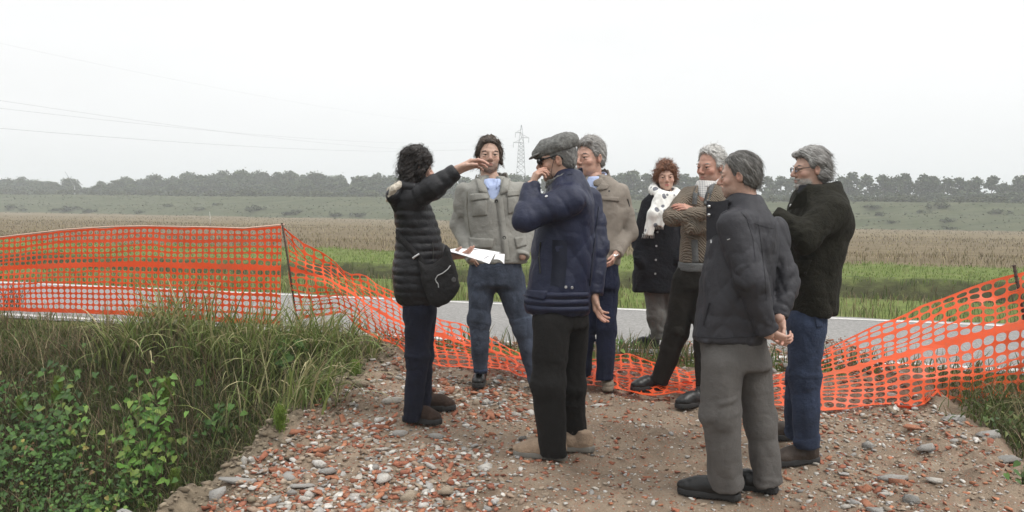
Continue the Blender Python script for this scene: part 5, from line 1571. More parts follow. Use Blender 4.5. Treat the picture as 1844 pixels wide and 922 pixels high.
def knit_mat():
    m, nt, b = new_mat('brown_cable_knit')
    co = objco(nt); w = nd(nt, 'ShaderNodeTexWave', wave_type='BANDS', bands_direction='DIAGONAL'); w.inputs['Scale'].default_value = 34; w.inputs['Distortion'].default_value = 4.0
    w.inputs['Detail'].default_value = 1; nt.links.new(co, w.inputs['Vector'])
    n1 = noise(nt, 12, 4, co)
    c = mixc(nt, (0.185, 0.15, 0.112), (0.235, 0.19, 0.145), w.outputs[0]); c = mixc(nt, c, (0.13, 0.12, 0.10), ramp(nt, n1, [(0.45, 0), (0.7, 0.5)]))
    nt.links.new(c, b.inputs['Base Color']); b.inputs['Roughness'].default_value = 0.97
    bump(nt, b, w.outputs[0], 0.8, 0.012); return m
knit = knit_mat()
rib = fabric('grey_rib_knit', (0.14, 0.145, 0.145), 0.97, 0.15, 40, 300, 0.5)
def check_mat():
    m, nt, b = new_mat('white_checked_cotton'); co = objco(nt); s = nd(nt, 'ShaderNodeSeparateXYZ'); nt.links.new(co, s.inputs[0]); fs = []
    for k, ch in enumerate((0, 2)):
        a = nd(nt, 'ShaderNodeMath', operation='MULTIPLY'); nt.links.new(s.outputs[ch], a.inputs[0]); a.inputs[1].default_value = 70
        f = nd(nt, 'ShaderNodeMath', operation='FRACT'); nt.links.new(a.outputs[0], f.inputs[0]); fs.append(ramp(nt, f.outputs[0], [(0.72, 0), (0.78, 1)]))
    c = mixc(nt, (0.68, 0.67, 0.64), (0.25, 0.26, 0.30), mixc(nt, fs[0], fs[1], 0.5)); nt.links.new(c, b.inputs['Base Color']); b.inputs['Roughness'].default_value = 0.85; return m
check = check_mat()
def dot_mat():
    m, nt, b = new_mat('white_scarf_grey_dots'); co = objco(nt); v = nd(nt, 'ShaderNodeTexVoronoi'); v.inputs['Scale'].default_value = 17; v.inputs['Randomness'].default_value = 0.8; nt.links.new(co, v.inputs['Vector'])
    sc = nd(nt, 'ShaderNodeSeparateColor'); nt.links.new(v.outputs['Color'], sc.inputs[0])
    a = nd(nt, 'ShaderNodeMath', operation='MULTIPLY_ADD'); nt.links.new(sc.outputs[0], a.inputs[0]); a.inputs[1].default_value = -0.30; nt.links.new(v.outputs['Distance'], a.inputs[2])
    c = mixc(nt, (0.17, 0.175, 0.20), (0.74, 0.735, 0.70), ramp(nt, a.outputs[0], [(0.09, 0), (0.13, 1)])); nt.links.new(c, b.inputs['Base Color']); b.inputs['Roughness'].default_value = 0.9
    bump(nt, b, noise(nt, 60, 3, co), 0.4, 0.006); return m
dots = dot_mat()
tweed = fabric('grey_tweed', (0.17, 0.17, 0.162), 0.97, 0.35, 60, 300, 0.5)
fur = fabric('cream_fleece', (0.55, 0.50, 0.42), 0.98, 0.2, 40, 200, 0.8)
FOLD = [(0.0080, (10, 10, 2.6), 1), (0.0065, (12, 12, 3.2), 2), (0.0030, (6, 6, 14), 3), (0.0022, (24, 24, 8), 4)]
TFOLD = [(0.0050, (14, 14, 1.8), 3), (0.0040, (12, 12, 3.5), 4), (0.0035, (12, 12, 3.5), 5), (0.0015, (30, 30, 10), 7)]

# ------------------------------------------------------------------ 1 woman in black quilted jacket
s = Person((750, 772), 'person with dark curly hair in black quilted jacket, arm raised, holding papers', (0.50, 0.33, 0.26))
v = Vol(0.0075); Q = (0.047, 0.0075)
s.loft(v, [(550, 722, 786, 40), (535, 712, 793, 47), (515, 709, 797, 50), (487, 708, 797, 50), (448, 714, 797, 46), (415, 715, 790, 46), (385, 711, 779, 48), (360, 706, 770, 52), (343, 712, 764, 46), (330, 720, 754, 30)], quilt=Q, ex=2.15, rnd=0.03)
s.limb(v, [(742, 360, -0.10, 21), (781, 338, -0.17, 18.5), (823, 307, -0.16, 13)], 8, True, (0.055, 0.006))
s.limb(v, [(742, 362, 0.12, 20), (755, 430, 0.20, 18), (812, 462, 0.10, 12)], 8, True)
jk, sj = s.wear('jacket', black_puffer, v, [(0.003, (16, 16, 22), 1)])
V, F = sj.strap([(778, 436), (780, 450), (779, 470)], 1.5, 0.003, 10); s.put('pocket_zip', V, F, horn, jk)
v = Vol(0.007); v.chain([s.p(719, 331, -0.15), s.p(708, 341, -0.19), s.p(700, 358, -0.17)], [5.5 * s.m, 6.5 * s.m, 4.5 * s.m], 0.01); v.chain([s.p(717, 332, -0.02), s.p(703, 345, -0.04), s.p(699, 360, -0.05)], [5.5 * s.m, 6 * s.m, 4 * s.m], 0.01)
s.wear('hood_lining', fur, v, [(0.006, (45, 45, 45), 7), (0.004, (90, 90, 90), 8)], jk)
v = Vol(0.007); v.chain([s.p(720, 333, -0.12), s.p(708, 352, -0.15), s.p(716, 378, -0.10)], [9 * s.m, 12 * s.m, 8 * s.m], 0.02); v.chain([s.p(722, 336, -0.13), s.p(745, 338, -0.14), s.p(765, 342, -0.10)], [8 * s.m, 8 * s.m, 6 * s.m], 0.02)
s.wear('hood', black_puffer, v, [(0.004, (20, 20, 20), 3)], jk)
v = Vol(0.0075)
s.loft(v, [(575, 727, 784, 38), (535, 724, 786, 40)], rnd=0.02)
s.limb(v, [(754, 560, -0.06, 27), (752, 640, -0.04, 21.5), (742, 756, -0.02, 16.5)], 10, True, None, (0.004, 26, 3))
s.limb(v, [(760, 560, 0.08, 26), (762, 640, 0.14, 19), (764, 736, 0.22, 13.5)], 10, True, None, (0.004, 26, 5))
s.wear('trousers', navy_jean, v, TFOLD)
s.shoe((726, 768), (795, 776), suede, rubber, 0.245, 0.035); s.shoe((752, 741), (795, 742), suede, rubber, 0.24, 0.035)
s.head(752, 302, 57.9, -112, 4, 0, fem=True)
def curls(v):
    for k in range(34):
        r = np.random.default_rng(700 + k); a = r.uniform(0, 6.28); z = r.uniform(-0.15, 0.12); rad = 0.098 * math.sqrt(max(0.1, 1 - ((z - 0.03) / 0.2) ** 2))
        if math.sin(a) > 0.75 and z < 0.05: continue
        v.ell((rad * math.cos(a), -0.015 + rad * 1.05 * math.sin(a), z), (0.032, 0.032, 0.038), k=0.012)
    v.ell((0, -0.06, -0.09), (0.095, 0.06, 0.08), k=0.03)
V, F = hair_cap([(-0.2, -0.19), (-0.02, -0.19), (0.05, -0.13), (0.075, 0.02), (0.13, 0.06)], 0.026, 0.012, 0.010, 31, curls, (45, 45, 40))
s.hair((0.011, 0.009, 0.009), V, F, 1500, 0.055, 0.0013, lambda C: np.stack([C[:, 0] * 6, C[:, 1] * 5, -0.9 + 0 * C[:, 0]], -1), 0.009, 0.014, (0.028, 0.021, 0.018), 3, 7)
wr_ = s.p(824, 306, -0.16)
s.hand(wr_, (0.93, 0.05, 0.42), (0.42, -0.55, -0.75), -1, (0.34, 0.34, 0.38, 0.42), (1.5, 0.2), 0.5, 1.0, 0.15)
s.hand(s.p(810, 462, 0.10), (0.9, -0.35, 0.10), (0.1, 0.3, 0.95), 1, (0.25, 0.3, 0.35, 0.4), (0.9, 0.2), 0.5, 0.92)
s.core([[(752, 330, 0, 14), (750, 370, 0, 22), (755, 520, 0, 28)], [(742, 360, -0.10, 13), (781, 338, -0.17, 12), (824, 306, -0.16, 8)], [(742, 362, 0.12, 12), (755, 430, 0.20, 11), (811, 462, 0.10, 8)],
        [(754, 545, -0.05, 18), (752, 640, -0.04, 13), (745, 752, -0.02, 9)], [(760, 545, 0.08, 18), (762, 640, 0.14, 12), (762, 730, 0.22, 8)]])
s.done(); W1 = s
# her shoulder bag
v = Vol(0.007)
c0 = s.p(795, 503, -0.19)
v.prism([s.p(px, py, -0.2)[[0, 2]] for px, py in ((754, 470), (764, 478), (778, 477), (796, 464), (803, 441), (810, 450), (816, 470), (823, 495), (827, 515), (821, 532), (806, 546), (790, 553), (777, 550), (768, 535), (760, 505))], s.Y - 0.19, 0.055)
V, F = v.mesh([(0.006, (11, 11, 11), 5), (0.003, (28, 28, 28), 6)])
bag_base = c0 - np.array([0, 0, 0.14]); bagmat = fabric('black_canvas', (0.012, 0.0115, 0.012), 0.8, 0.2, 12, 500, 0.4)
bag = obj('shoulder_bag', mesh_from('shoulder_bag', V - bag_base, F, bagmat), None, bag_base); tag(bag, 'black slouchy shoulder bag with curved zip on the hip of the quilted jacket', 'bag')
sb = Surf(V, F)
def bagpart(n, VF, mat): return obj(n, mesh_from(n, np.asarray(VF[0]) - bag_base, VF[1], mat), bag)
bagpart('zip', sb.strap([(784, 503), (788, 496), (797, 492), (806, 485), (811, 478)], 1.6, 0.004, 20), steel); bagpart('zip', sb.strap([(784, 503), (786, 508), (789, 511), (790, 518)], 1.6, 0.004, 12), steel); bagpart('badge', sb.button(817, 504, 0.014), plain('dark_badge', (0.06, 0.06, 0.06), 0.4))
bagpart('strap', sj.strap([(712, 416), (722, 430), (740, 448), (756, 466), (768, 488), (776, 505)], 10, 0.010, 30), bagmat); bagpart('buckle', sj.strap([(744, 464), (755, 458)], 3.0, 0.016, 6), steel)
# the papers she holds out
def sheet(corners, n=10, curl=0.0, seed=0, th=0.0012):
    c = np.array(corners); V = []
    for i in range(n + 1):
        for j in range(n + 1):
            u, w = j / n, i / n; p = (c[0] * (1 - u) + c[1] * u) * (1 - w) + (c[3] * (1 - u) + c[2] * u) * w; p = p.copy(); p[2] += curl * math.sin(math.pi * u) * (0.5 + 0.5 * w) + 0.003 * math.sin(5 * u + 3 * w + seed); V.append(p)
    m = n + 1; F = [(i * m + j, i * m + j + 1, (i + 1) * m + j + 1, (i + 1) * m + j) for i in range(n) for j in range(n)]
    V = np.array(V); N = len(V); return np.concatenate([V, V - np.array([0, 0, th])]), F + [tuple(N + i for i in f[::-1]) for f in F]
Yp = s.Y; pm = plain('white_paper', (0.80, 0.80, 0.82), 0.7, 0, 0.03, 8)
pb = np.array(at(850, 462, Yp + 0.12)); pap = obj('papers', None, None, pb); tag(pap, 'white printed papers held out flat in front of the grey jacket', 'papers')
for k, cr in enumerate([[at(804, 451, Yp - 0.02), at(842, 447, Yp + 0.26), at(893, 456, Yp + 0.22), at(881, 475, Yp + 0.02)], [at(842, 447, Yp + 0.27), at(872, 449, Yp + 0.30), at(909, 458, Yp + 0.26), at(893, 456, Yp + 0.21)], [at(893, 456, Yp + 0.205), at(909, 458, Yp + 0.255), at(908, 475, Yp + 0.20), at(889, 466, Yp + 0.15)], [at(812, 455, Yp + 0.0), at(845, 451, Yp + 0.24), at(890, 460, Yp + 0.20), at(868, 468, Yp + 0.02)]]):
    V, F = sheet(cr, 10, 0.008, k); obj('sheet', mesh_from('sheet', V - pb, F, pm), pap)

# ------------------------------------------------------------------ 2 man in stone grey jacket
s = Person((868, 702), 'person with shoulder length brown hair, stone grey field jacket, pale blue shirt and jeans', (0.44, 0.285, 0.22))
v = Vol(0.0075); dp = 36
s.loft(v, [(474, 842, 950, dp), (455, 843, 949, dp), (420, 842, 944, dp), (390, 838, 942, dp), (360, 834, 938, dp + 2), (340, 832, 938, 34), (328, 846, 926, 28), (316, 862, 908, 22)], rnd=0.02)
s.limb(v, [(835, 341, 0, 15), (826, 404, 0.06, 16.5), (851, 468, -0.10, 12)], 8, True, None, (0.0055, 23, 3))
s.limb(v, [(936, 341, 0, 15), (958, 404, 0.06, 16), (941, 464, -0.10, 12)], 8, True, None, (0.0055, 23, 5))
v.ell(s.p(886, 322, -0.16), (17 * s.m, 0.11, 36 * s.m), k=0.012, op='s')
jk, sj = s.wear('jacket', sand_jacket, v, FOLD)
s.put('sleeve_cuff', *(lambda t: t)(sj.strap([(838, 455), (846, 475)], 3, 0.003, 4)), sand_jacket, jk) if False else None
for quad in ([(847, 350), (878, 346), (881, 358), (848, 362)], [(912, 343), (934, 342), (934, 352), (913, 354)], [(846, 428), (889, 430), (886, 447), (846, 447)], [(926, 428), (946, 424), (948, 442), (930, 448)]):
    s.put('pocket_flap', *sj.patch(quad, 0.009, 8, 5), sand_jacket, jk)
for quad in ([(850, 362), (877, 359), (877, 388), (851, 391)], [(913, 354), (934, 352), (935, 382), (915, 386)]): s.put('chest_pocket', *sj.patch(quad, 0.004, 8, 8, 0.008), sand_jacket, jk)
s.put('front_placket', *sj.strap([(899, 358), (903, 390), (908, 430), (912, 468)], 12, 0.006, 20), sand_jacket, jk)
for b_ in ((894, 362), (904, 393), (908, 428), (864, 352)): s.put('button', *sj.button(b_[0], b_[1], 0.0125, 0.006), horn, jk)
s.put('seam', *sj.strap([(842, 345), (841, 375), (845, 410), (852, 440)], 1.2, 0.003, 14), fabric('seam_shadow', (0.2, 0.19, 0.16)), jk)
vc = collar(s, None, (885, 886), 307, 340, 28, 36, 0.95, 4.5, 0, 25, 0.0, 0.12); co_, _ = s.wear('collar', sand_jacket, vc, FOLD, jk)
v = Vol(0.007); s.loft(v, [(420, 860, 925, 30), (360, 858, 922, 31), (335, 862, 914, 28), (322, 866, 906, 24)], rnd=0.02); v.ell(s.p(885, 318, -0.13), (9 * s.m, 0.06, 16 * s.m), k=0.008, op='s'); sh, ss = s.wear('shirt', shirt_blue, v, [(0.002, (20, 20, 20), 2)])
vc = collar(s, None, (885, 886), 313, 334, 20, 25, 0.95, 3, 0, 12, -0.01, 0.3); s.wear('shirt_collar', shirt_blue, vc, (), sh)
for quad in ([(867, 313), (874, 322), (881, 341), (866, 330)], [(903, 312), (906, 328), (893, 341), (896, 322)]): s.put('collar_wing', *ss.patch(quad, 0.007, 5, 6), shirt_blue, sh)
for quad in ([(858, 322), (868, 326), (880, 350), (862, 346)], [(906, 322), (918, 324), (914, 346), (901, 351)]): s.put('lapel', *sj.patch(quad, 0.011, 6, 6, 0.006), sand_jacket, jk)
v = Vol(0.0075); s.loft(v, [(515, 846, 938, 34), (490, 842, 942, 36), (455, 848, 938, 32)], rnd=0.03)
s.limb(v, [(868, 508, 0, 27), (863, 578, -0.03, 20), (865, 672, -0.02, 13.5)], 10, True, None, (0.0055, 22, 3)); s.limb(v, [(918, 508, 0, 27), (944, 590, -0.03, 20), (966, 690, -0.05, 14)], 10, True, None, (0.0055, 22, 5))
tr, st_ = s.wear('trousers', blue_jean, v, TFOLD)
s.put('cuff', *st_.strap([(852, 667), (865, 670), (878, 667)], 6, 0.006, 10), mid_jean, tr)
s.shoe((867, 689), 4, black_leather, rubber, 0.27, 0.0, 1.05, lace_dark); s.shoe((968, 700), -14, black_leather, rubber, 0.27, 0, 1.05)
s.head(881, 281, 59.8, -6, -3, 0, (0.10, 0.08, 0.07, 0.55), brow=(0.03, 0.02, 0.015))
def long_hair(v):
    for sx in (-1, 1): v.cone((sx * 0.080, -0.005, 0.055), (sx * 0.086, -0.012, -0.045), 0.018, 0.015, 0.02); v.cone((sx * 0.05, 0.05, 0.105), (sx * 0.083, 0.012, 0.03), 0.012, 0.012, 0.02)
    v.ell((0, -0.06, -0.06), (0.070, 0.047, 0.065), k=0.03)
    v.cone((0.085, -0.035, -0.05), (0.108, -0.045, -0.075), 0.014, 0.006, 0.012)
V, F = hair_cap([(-0.2, -0.12), (-0.035, -0.11), (-0.005, -0.06), (0.022, -0.045), (0.03, 0.0), (0.04, 0.03), (0.06, 0.080), (0.08, 0.097), (0.13, 0.105)], 0.013, 0.012, 0.008, 41, long_hair, (60, 40, 14))
s.hair((0.048, 0.032, 0.023), V, F, 1300, 0.05, 0.0013, lambda C: np.stack([np.sign(C[:, 0]) * 0.6, -0.3 + 0 * C[:, 0], -1.0 + 0 * C[:, 0]], -1), 0, 0.004, (0.07, 0.048, 0.035), 4)
s.hand(s.p(850, 462, -0.10), (0.35, 0.25, -0.9), (0.9, 0.2, 0.1), 1, (0.2, 0.2, 0.2, 0.2), (1.2, 0.2), 0.4, 0.55)
s.core([[(884, 320, 0, 15), (888, 360, 0, 24), (893, 480, 0, 27)], [(838, 341, 0, 9), (828, 404, 0.06, 10), (850, 466, -0.10, 7)], [(934, 341, 0, 9), (956, 404, 0.06, 10), (941, 462, -0.10, 7)], [(870, 500, 0, 17), (863, 578, -0.03, 13), (865, 685, -0.02, 8)], [(916, 500, 0, 17), (944, 590, -0.03, 13), (966, 695, -0.05, 8)]])
s.done()

# ------------------------------------------------------------------ 3 man with flat cap
s = Person((985, 832), 'person in grey flat cap, sunglasses and navy jacket, hand at his nose', (0.44, 0.275, 0.205))
v = Vol(0.0075)
s.loft(v, [(566, 946, 1061, 52), (545, 941, 1064, 58), (520, 948, 1066, 58), (480, 953, 1070, 58), (440, 958, 1071, 60), (400, 966, 1072, 64), (365, 974, 1072, 66), (335, 984, 1064, 52), (316, 994, 1054, 34), (303, 1002, 1048, 27)], rnd=0.025)
s.limb(v, [(1026, 362, -0.17, 30), (946, 396, -0.22, 22), (956, 332, -0.13, 15)], 12, True, None, (0.0055, 20, 3))
s.limb(v, [(1060, 360, 0.10, 26), (1078, 445, 0.04, 19.5), (1071, 529, -0.03, 15)], 10, True, None, (0.0055, 22, 5))
jk, sj = s.wear('jacket', navy_nylon, v, FOLD)
s.put('side_panel', *sj.strap([(1008, 432), (1008, 470), (1004, 515)], 26, 0.0035, 16), navy_dark, jk)
s.put('pocket_zip', *sj.strap([(974, 436), (971, 460), (973, 492)], 2.4, 0.004, 12), black_plastic, jk)
s.put('shoulder_seam', *sj.strap([(1078, 372), (1072, 420), (1066, 470), (1062, 515)], 1.6, 0.003, 16), navy_dark, jk)
for y0 in (528, 541, 554): s.put('hem_quilt_band', *sj.strap([(946, y0), (975, y0 + 3), (1010, y0 + 4), (1058, y0 + 3)], 10, 0.007, 20), navy_nylon, jk)
s.put('pocket_flap', *sj.patch([(946, 522), (986, 524), (982, 540), (946, 534)], 0.012, 6, 4), navy_nylon, jk)
for b_ in ((943, 514), (1019, 517), (1030, 518), (984, 354)): s.put('snap_button', *sj.button(b_[0], b_[1], 0.0075, 0.005), steel, jk)
vc = collar(s, None, (1016, 1020), 296, 342, 33, 40, 1.0, 6, 95, 12, 0.0, 0.55); s.wear('collar', navy_nylon, vc, FOLD, jk)
vc = collar(s, None, (1011, 1012), 299, 340, 28, 31, 1.0, 4, 95, 6, 0.0, 0.50); s.wear('inner_scarf', tweed, vc, [(0.004, (30, 30, 30), 4)])
v = Vol(0.008); s.loft(v, [(590, 961, 1060, 44), (550, 956, 1060, 46)], rnd=0.03)
s.limb(v, [(994, 580, -0.07, 35), (988, 690, -0.08, 31), (995, 818, -0.02, 26.5)], 12, True, None, (0.0055, 20, 3)); s.limb(v, [(1028, 580, 0.08, 33), (1029, 690, 0.10, 26), (1038, 792, 0.17, 22)], 12, True, None, (0.0055, 20, 5))
s.wear('trousers', black_trs, v, TFOLD)
s.shoe((1022, 837), (921, 826), hike, grey_rubber, 0.300, 0.0, 1.05, lace_dark); s.shoe((1071, 820), 97, hike, grey_rubber, 0.295, 0, 1.05, lace_dark)
s.head(1003, 288, 73.3, 93, 8, 0, (0.2, 0.19, 0.18, 0.35), brow=(0.12, 0.11, 0.10), dd=0.0)
V, F = hair_cap([(-0.2, -0.075), (-0.06, -0.07), (-0.025, -0.045), (-0.012, -0.0), (0.03, -0.005), (0.045, 0.04), (0.13, 0.12)], 0.008, 0.0, 0.002, 51)
s.hair((0.20, 0.195, 0.185), V, F, 700, 0.022, 0.0010, None, 0, 0.0025, (0.10, 0.095, 0.09), 5)
v = Vol(0.005); Rc = rotm(180, 14, 0)
v.ell((0, -0.005, 0.080), (0.093, 0.126, 0.046), Rc, k=0.05); v.ell((0, -0.045, 0.090), (0.088, 0.085, 0.046), Rc, k=0.07); v.ell((0, -0.02, 0.060), (0.092, 0.112, 0.030), Rc, k=0.02); v.cone((0, 0.06, 0.085), (0, 0.115, 0.048), 0.045, 0.03, 0.04)
v.ell((0, -0.02, 0.0), (0.079, 0.100, 0.075), Rc, k=0.005, op='s')
v.add(lambda X, Y, Z: (Z - 0.040 + 0.22 * (Y + 0.02)) + 0 * X, (-.2, -.2, -.2), (.2, .2, .3), 0.008, 's')
V, F = v.mesh([(0.0035, (18, 18, 22), 2), (0.0015, (45, 45, 45), 3)]); cap = obj('flat_cap', mesh_from('flat_cap', s.lw(V) - s.lw([[0, 0, 0.05]])[0], F, tweed), None, s.lw([[0, 0, 0.05]])[0]); tag(cap, 'grey tweed flat cap on the head of the person in sunglasses', 'cap')
v = Vol(0.004); v.ell((0, 0.118, 0.042), (0.066, 0.050, 0.010), rotm(180, 20, 0), k=0.01); v.ell((0, 0.10, 0.030), (0.058, 0.045, 0.014), rotm(180, 20, 0), k=0.01, op='s'); V, F = v.mesh()
obj('brim', mesh_from('brim', s.lw(V) - s.lw([[0, 0, 0.05]])[0], F, tweed), cap)
sg0 = s.lw([[0, 0.09, 0]])[0]; sg = obj('sunglasses', None, None, sg0); tag(sg, 'black wraparound sunglasses worn under the flat cap', 'sunglasses')
for sx in (-1, 1):
    v = Vol(0.003); v.ell((sx * 0.038, 0.098, 0.002), (0.038, 0.018, 0.022), rotm(180, 0, 0) @ np.array([[math.cos(sx * .35), -math.sin(sx * .35), 0], [math.sin(sx * .35), math.cos(sx * .35), 0], [0, 0, 1]]), k=0.004); V, F = v.mesh(); obj('lens', mesh_from('lens', s.lw(V) - sg0, F, black_plastic), sg)
    mb = MB(); mb.tube(s.lw([(sx * 0.062, 0.088, 0.010), (sx * 0.079, 0.05, 0.014), (sx * 0.085, 0.0, 0.022), (sx * 0.088, -0.022, 0.016), (sx * 0.086, -0.034, -0.006)]) - sg0, [0.006, 0.0045, 0.003, 0.0028, 0.0025], 6); obj('temple', mb.mesh('temple', black_plastic), sg)
for sx in (-1, 1): mb = MB(); mb.tube(s.lw([(sx * 0.087, 0.01, 0.015), (sx * 0.083, 0.03, -0.03), (sx * 0.072, 0.045, -0.08), (sx * 0.078, 0.03, -0.13)]) - sg0, 0.0018, 5); obj('cord', mb.mesh('cord', rust), sg)
s.hand(s.p(956, 338, -0.12), (0.34, 0.10, 0.93), (0.92, 0.25, -0.25), 1, (0.42, 0.70, 0.80, 0.9), (1.3, 0.2), 0.5, 0.84, 0.15)
s.hand(s.p(1070, 527, -0.03), (0.16, -0.02, -0.98), (0.92, -0.38, 0.10), 1, (0.30, 0.38, 0.44, 0.5), (1.6, 0.2), 0.7, 0.95, 0.05)
s.core([[(1008, 320, 0, 18), (1018, 360, 0, 32), (1004, 560, 0, 36)], [(1028, 362, -0.16, 18), (948, 396, -0.22, 14), (957, 333, -0.13, 9)], [(1060, 360, 0.10, 16), (1078, 445, 0.04, 13), (1070, 528, -0.03, 9)], [(994, 580, -0.07, 22), (988, 690, -0.08, 18), (995, 815, -0.02, 12)], [(1028, 580, 0.08, 20), (1029, 690, 0.10, 16), (1038, 790, 0.17, 11)]])
s.done()

# ------------------------------------------------------------------ 4 man in taupe jacket, partly hidden
s = Person((1092, 708), 'grey haired person in taupe jacket and indigo jeans, partly hidden behind the flat cap', (0.46, 0.28, 0.215))
v = Vol(0.008)
s.loft(v, [(478, 1032, 1116, 36), (450, 1030, 1118, 36), (420, 1028, 1120, 36), (385, 1026, 1124, 38), (350, 1026, 1126, 36), (330, 1040, 1116, 30), (314, 1056, 1096, 22)], rnd=0.02)
s.limb(v, [(1118, 348, 0, 17.5), (1131, 420, 0.04, 17), (1110, 458, -0.12, 12)], 9, True, None, (0.0060, 21, 3)); s.limb(v, [(1034, 348, 0, 17), (1024, 420, 0.04, 16), (1046, 462, -0.1, 12)], 9, True, None, (0.0055, 22, 5))
v.ell(s.p(1068, 322, -0.14), (13 * s.m, 0.10, 26 * s.m), k=0.012, op='s')
jk, sj = s.wear('jacket', taupe_jacket, v, FOLD)
s.put('yoke_flap', *sj.patch([(1079, 354), (1114, 355), (1114, 363), (1079, 360)], 0.008, 8, 3), taupe_jacket, jk)
s.put('lapel', *sj.patch([(1083, 330), (1097, 334), (1094, 340), (1073, 345)], 0.010, 5, 4), taupe_jacket, jk)
s.put('button', *sj.button(1097, 344, 0.007, 0.004), horn, jk); s.put('sleeve_slit', *sj.strap([(1130, 358), (1134, 372)], 1.5, 0.003, 5), horn, jk)
vc = collar(s, None, (1071, 1072), 299, 336, 25, 32, 1.0, 4, 45, 20, 0.0, 0.55); s.wear('collar', taupe_jacket, vc, FOLD, jk)
v = Vol(0.007); s.loft(v, [(400, 1048, 1106, 28), (345, 1045, 1102, 30), (330, 1050, 1094, 26), (318, 1054, 1090, 22)], rnd=0.02); sh, _ = s.wear('shirt', shirt_blue, v, [(0.002, (20, 20, 20), 2)])
vc = collar(s, None, (1071, 1072), 307, 332, 20, 24, 1.0, 3, 45, 11, -0.01, 0.45); s.wear('shirt_collar', shirt_blue, vc, (), sh)
v = Vol(0.008); s.loft(v, [(520, 1038, 1114, 32), (460, 1038, 1114, 32)], rnd=0.03)
s.limb(v, [(1094, 508, 0, 21), (1092, 590, -0.03, 18.5), (1089, 684, -0.02, 16.5)], 8, True, None, (0.005, 20, 3)); s.limb(v, [(1060, 508, 0.02, 21), (1054, 590, 0.04, 18), (1050, 676, 0.08, 15.5)], 8, True, None, (0.005, 20, 5))
s.wear('trousers', indigo_jean, v, TFOLD)
s.shoe((1090, 692), 2, deck, tan_rubber, 0.28, 0, 1.0, lace_dark); s.shoe((1052, 680), 12, deck, tan_rubber, 0.28, 0, 1.0)
s.head(1062, 284, 65.6, 48, 2, 0, None, brow=(0.16, 0.15, 0.14))
V, F = hair_cap([(-0.2, -0.07), (-0.06, -0.065), (-0.025, -0.04), (-0.01, 0.0), (0.025, 0.0), (0.045, 0.04), (0.075, 0.075), (0.13, 0.085)], 0.011, 0.010, 0.005, 61, lambda v: v.cone((-0.05, 0.06, 0.10), (0.06, 0.07, 0.095), 0.02, 0.018, 0.02))
s.hair((0.19, 0.18, 0.165), V, F, 1000, 0.05, 0.0012, lambda C: np.stack([0.4 + 0 * C[:, 0], -0.7 + 0 * C[:, 0], -0.4 + 0 * C[:, 0]], -1), 0, 0.004, (0.30, 0.29, 0.28), 6)
s.hand(s.p(1109, 458, -0.125), (-0.42, -0.55, -0.72), (-0.8, 0.3, 0.3), -1, (0.3, 0.3, 0.3, 0.3), (1.3, 0.2), 0.4, 0.74)
wa = MB(); c_ = s.p(1105, 462, -0.13); wa.tube([c_ + np.array([math.cos(t) * 0.033, math.sin(t) * 0.030, math.cos(t) * 0.016]) for t in np.linspace(0, 6.283, 20)], 0.0055, 6); wa.box(c_ + np.array([-0.002, -0.034, 0.002]), (0.014, 0.005, 0.014))
wo = obj('wristwatch', mesh_from('wristwatch', np.concatenate(wa.v) - c_, wa.f, steel), None, c_); tag(wo, 'steel wristwatch on the wrist below the taupe sleeve', 'watch')
s.core([[(1068, 320, 0, 15), (1074, 360, 0, 24), (1076, 490, 0, 24)], [(1116, 348, 0, 10), (1129, 420, 0.04, 10), (1110, 457, -0.12, 7)], [(1036, 348, 0, 10), (1026, 420, 0.04, 10), (1046, 460, -0.10, 7)], [(1094, 508, 0, 14), (1092, 590, -0.03, 12), (1089, 690, -0.02, 8)], [(1060, 508, 0.02, 14), (1054, 590, 0.04, 12), (1050, 682, 0.08, 8)]])
s.done()

# ------------------------------------------------------------------ 5 woman with white dotted scarf
s = Person((1180, 634), 'person with short auburn hair, black coat and white dotted scarf, standing on the road', (0.47, 0.29, 0.22))
v = Vol(0.009)
s.loft(v, [(525, 1140, 1230, 30), (500, 1140, 1230, 30), (460, 1144, 1226, 30), (420, 1148, 1222, 30), (385, 1152, 1222, 30), (362, 1158, 1220, 26), (350, 1166, 1212, 22), (340, 1178, 1204, 16)], rnd=0.02)
s.limb(v, [(1166, 367, 0, 12), (1149, 425, 0.03, 13), (1152, 468, -0.1, 11)], 7, False, None, (0.005, 20, 3)); s.limb(v, [(1214, 367, 0, 12), (1231, 425, 0.03, 13), (1224, 468, -0.1, 11)], 7, False, None, (0.005, 20, 5))
ct, sc_ = s.wear('coat', black_coat, v, FOLD)
for b_ in ((1184, 418), (1182, 443), (1181, 468), (1180, 493)): s.put('snap_button', *sc_.button(b_[0], b_[1], 0.008, 0.005), steel, ct)
s.put('pocket_welt', *sc_.strap([(1138, 462), (1150, 466)], 4, 0.006, 6), black_coat, ct)
v = Vol(0.0075)
for a in range(16):
    t = a / 16 * 2 * math.pi; t2 = (a + 1) / 16 * 2 * math.pi; c = s.p(1198, 346)
    P1, P2 = [c + np.array([math.cos(q) * 0.098, math.sin(q) * 0.10 - 0.01, 0.03 * math.sin(q) - 0.015 * math.cos(q)]) for q in (t, t2)]; v.cone(P1, P2, 0.036, 0.036, 0.02)
v.chain([s.p(1189, 356, -0.12), s.p(1176, 385, -0.17), s.p(1167, 424, -0.16)], [10 * s.m, 9 * s.m, 10 * s.m], 0.02, True); v.chain([s.p(1203, 358, -0.12), s.p(1193, 385, -0.18), s.p(1186, 408, -0.18)], [9 * s.m, 8.5 * s.m, 8.5 * s.m], 0.02, True)
V, F = v.mesh([(0.010, (24, 24, 6), 5), (0.005, (50, 50, 14), 6)]); sb0 = s.p(1185, 425, -0.16); sf = obj('scarf', mesh_from('scarf', V - sb0, F, dots), None, sb0); tag(sf, 'white scarf with grey dots hanging over the black coat', 'scarf')
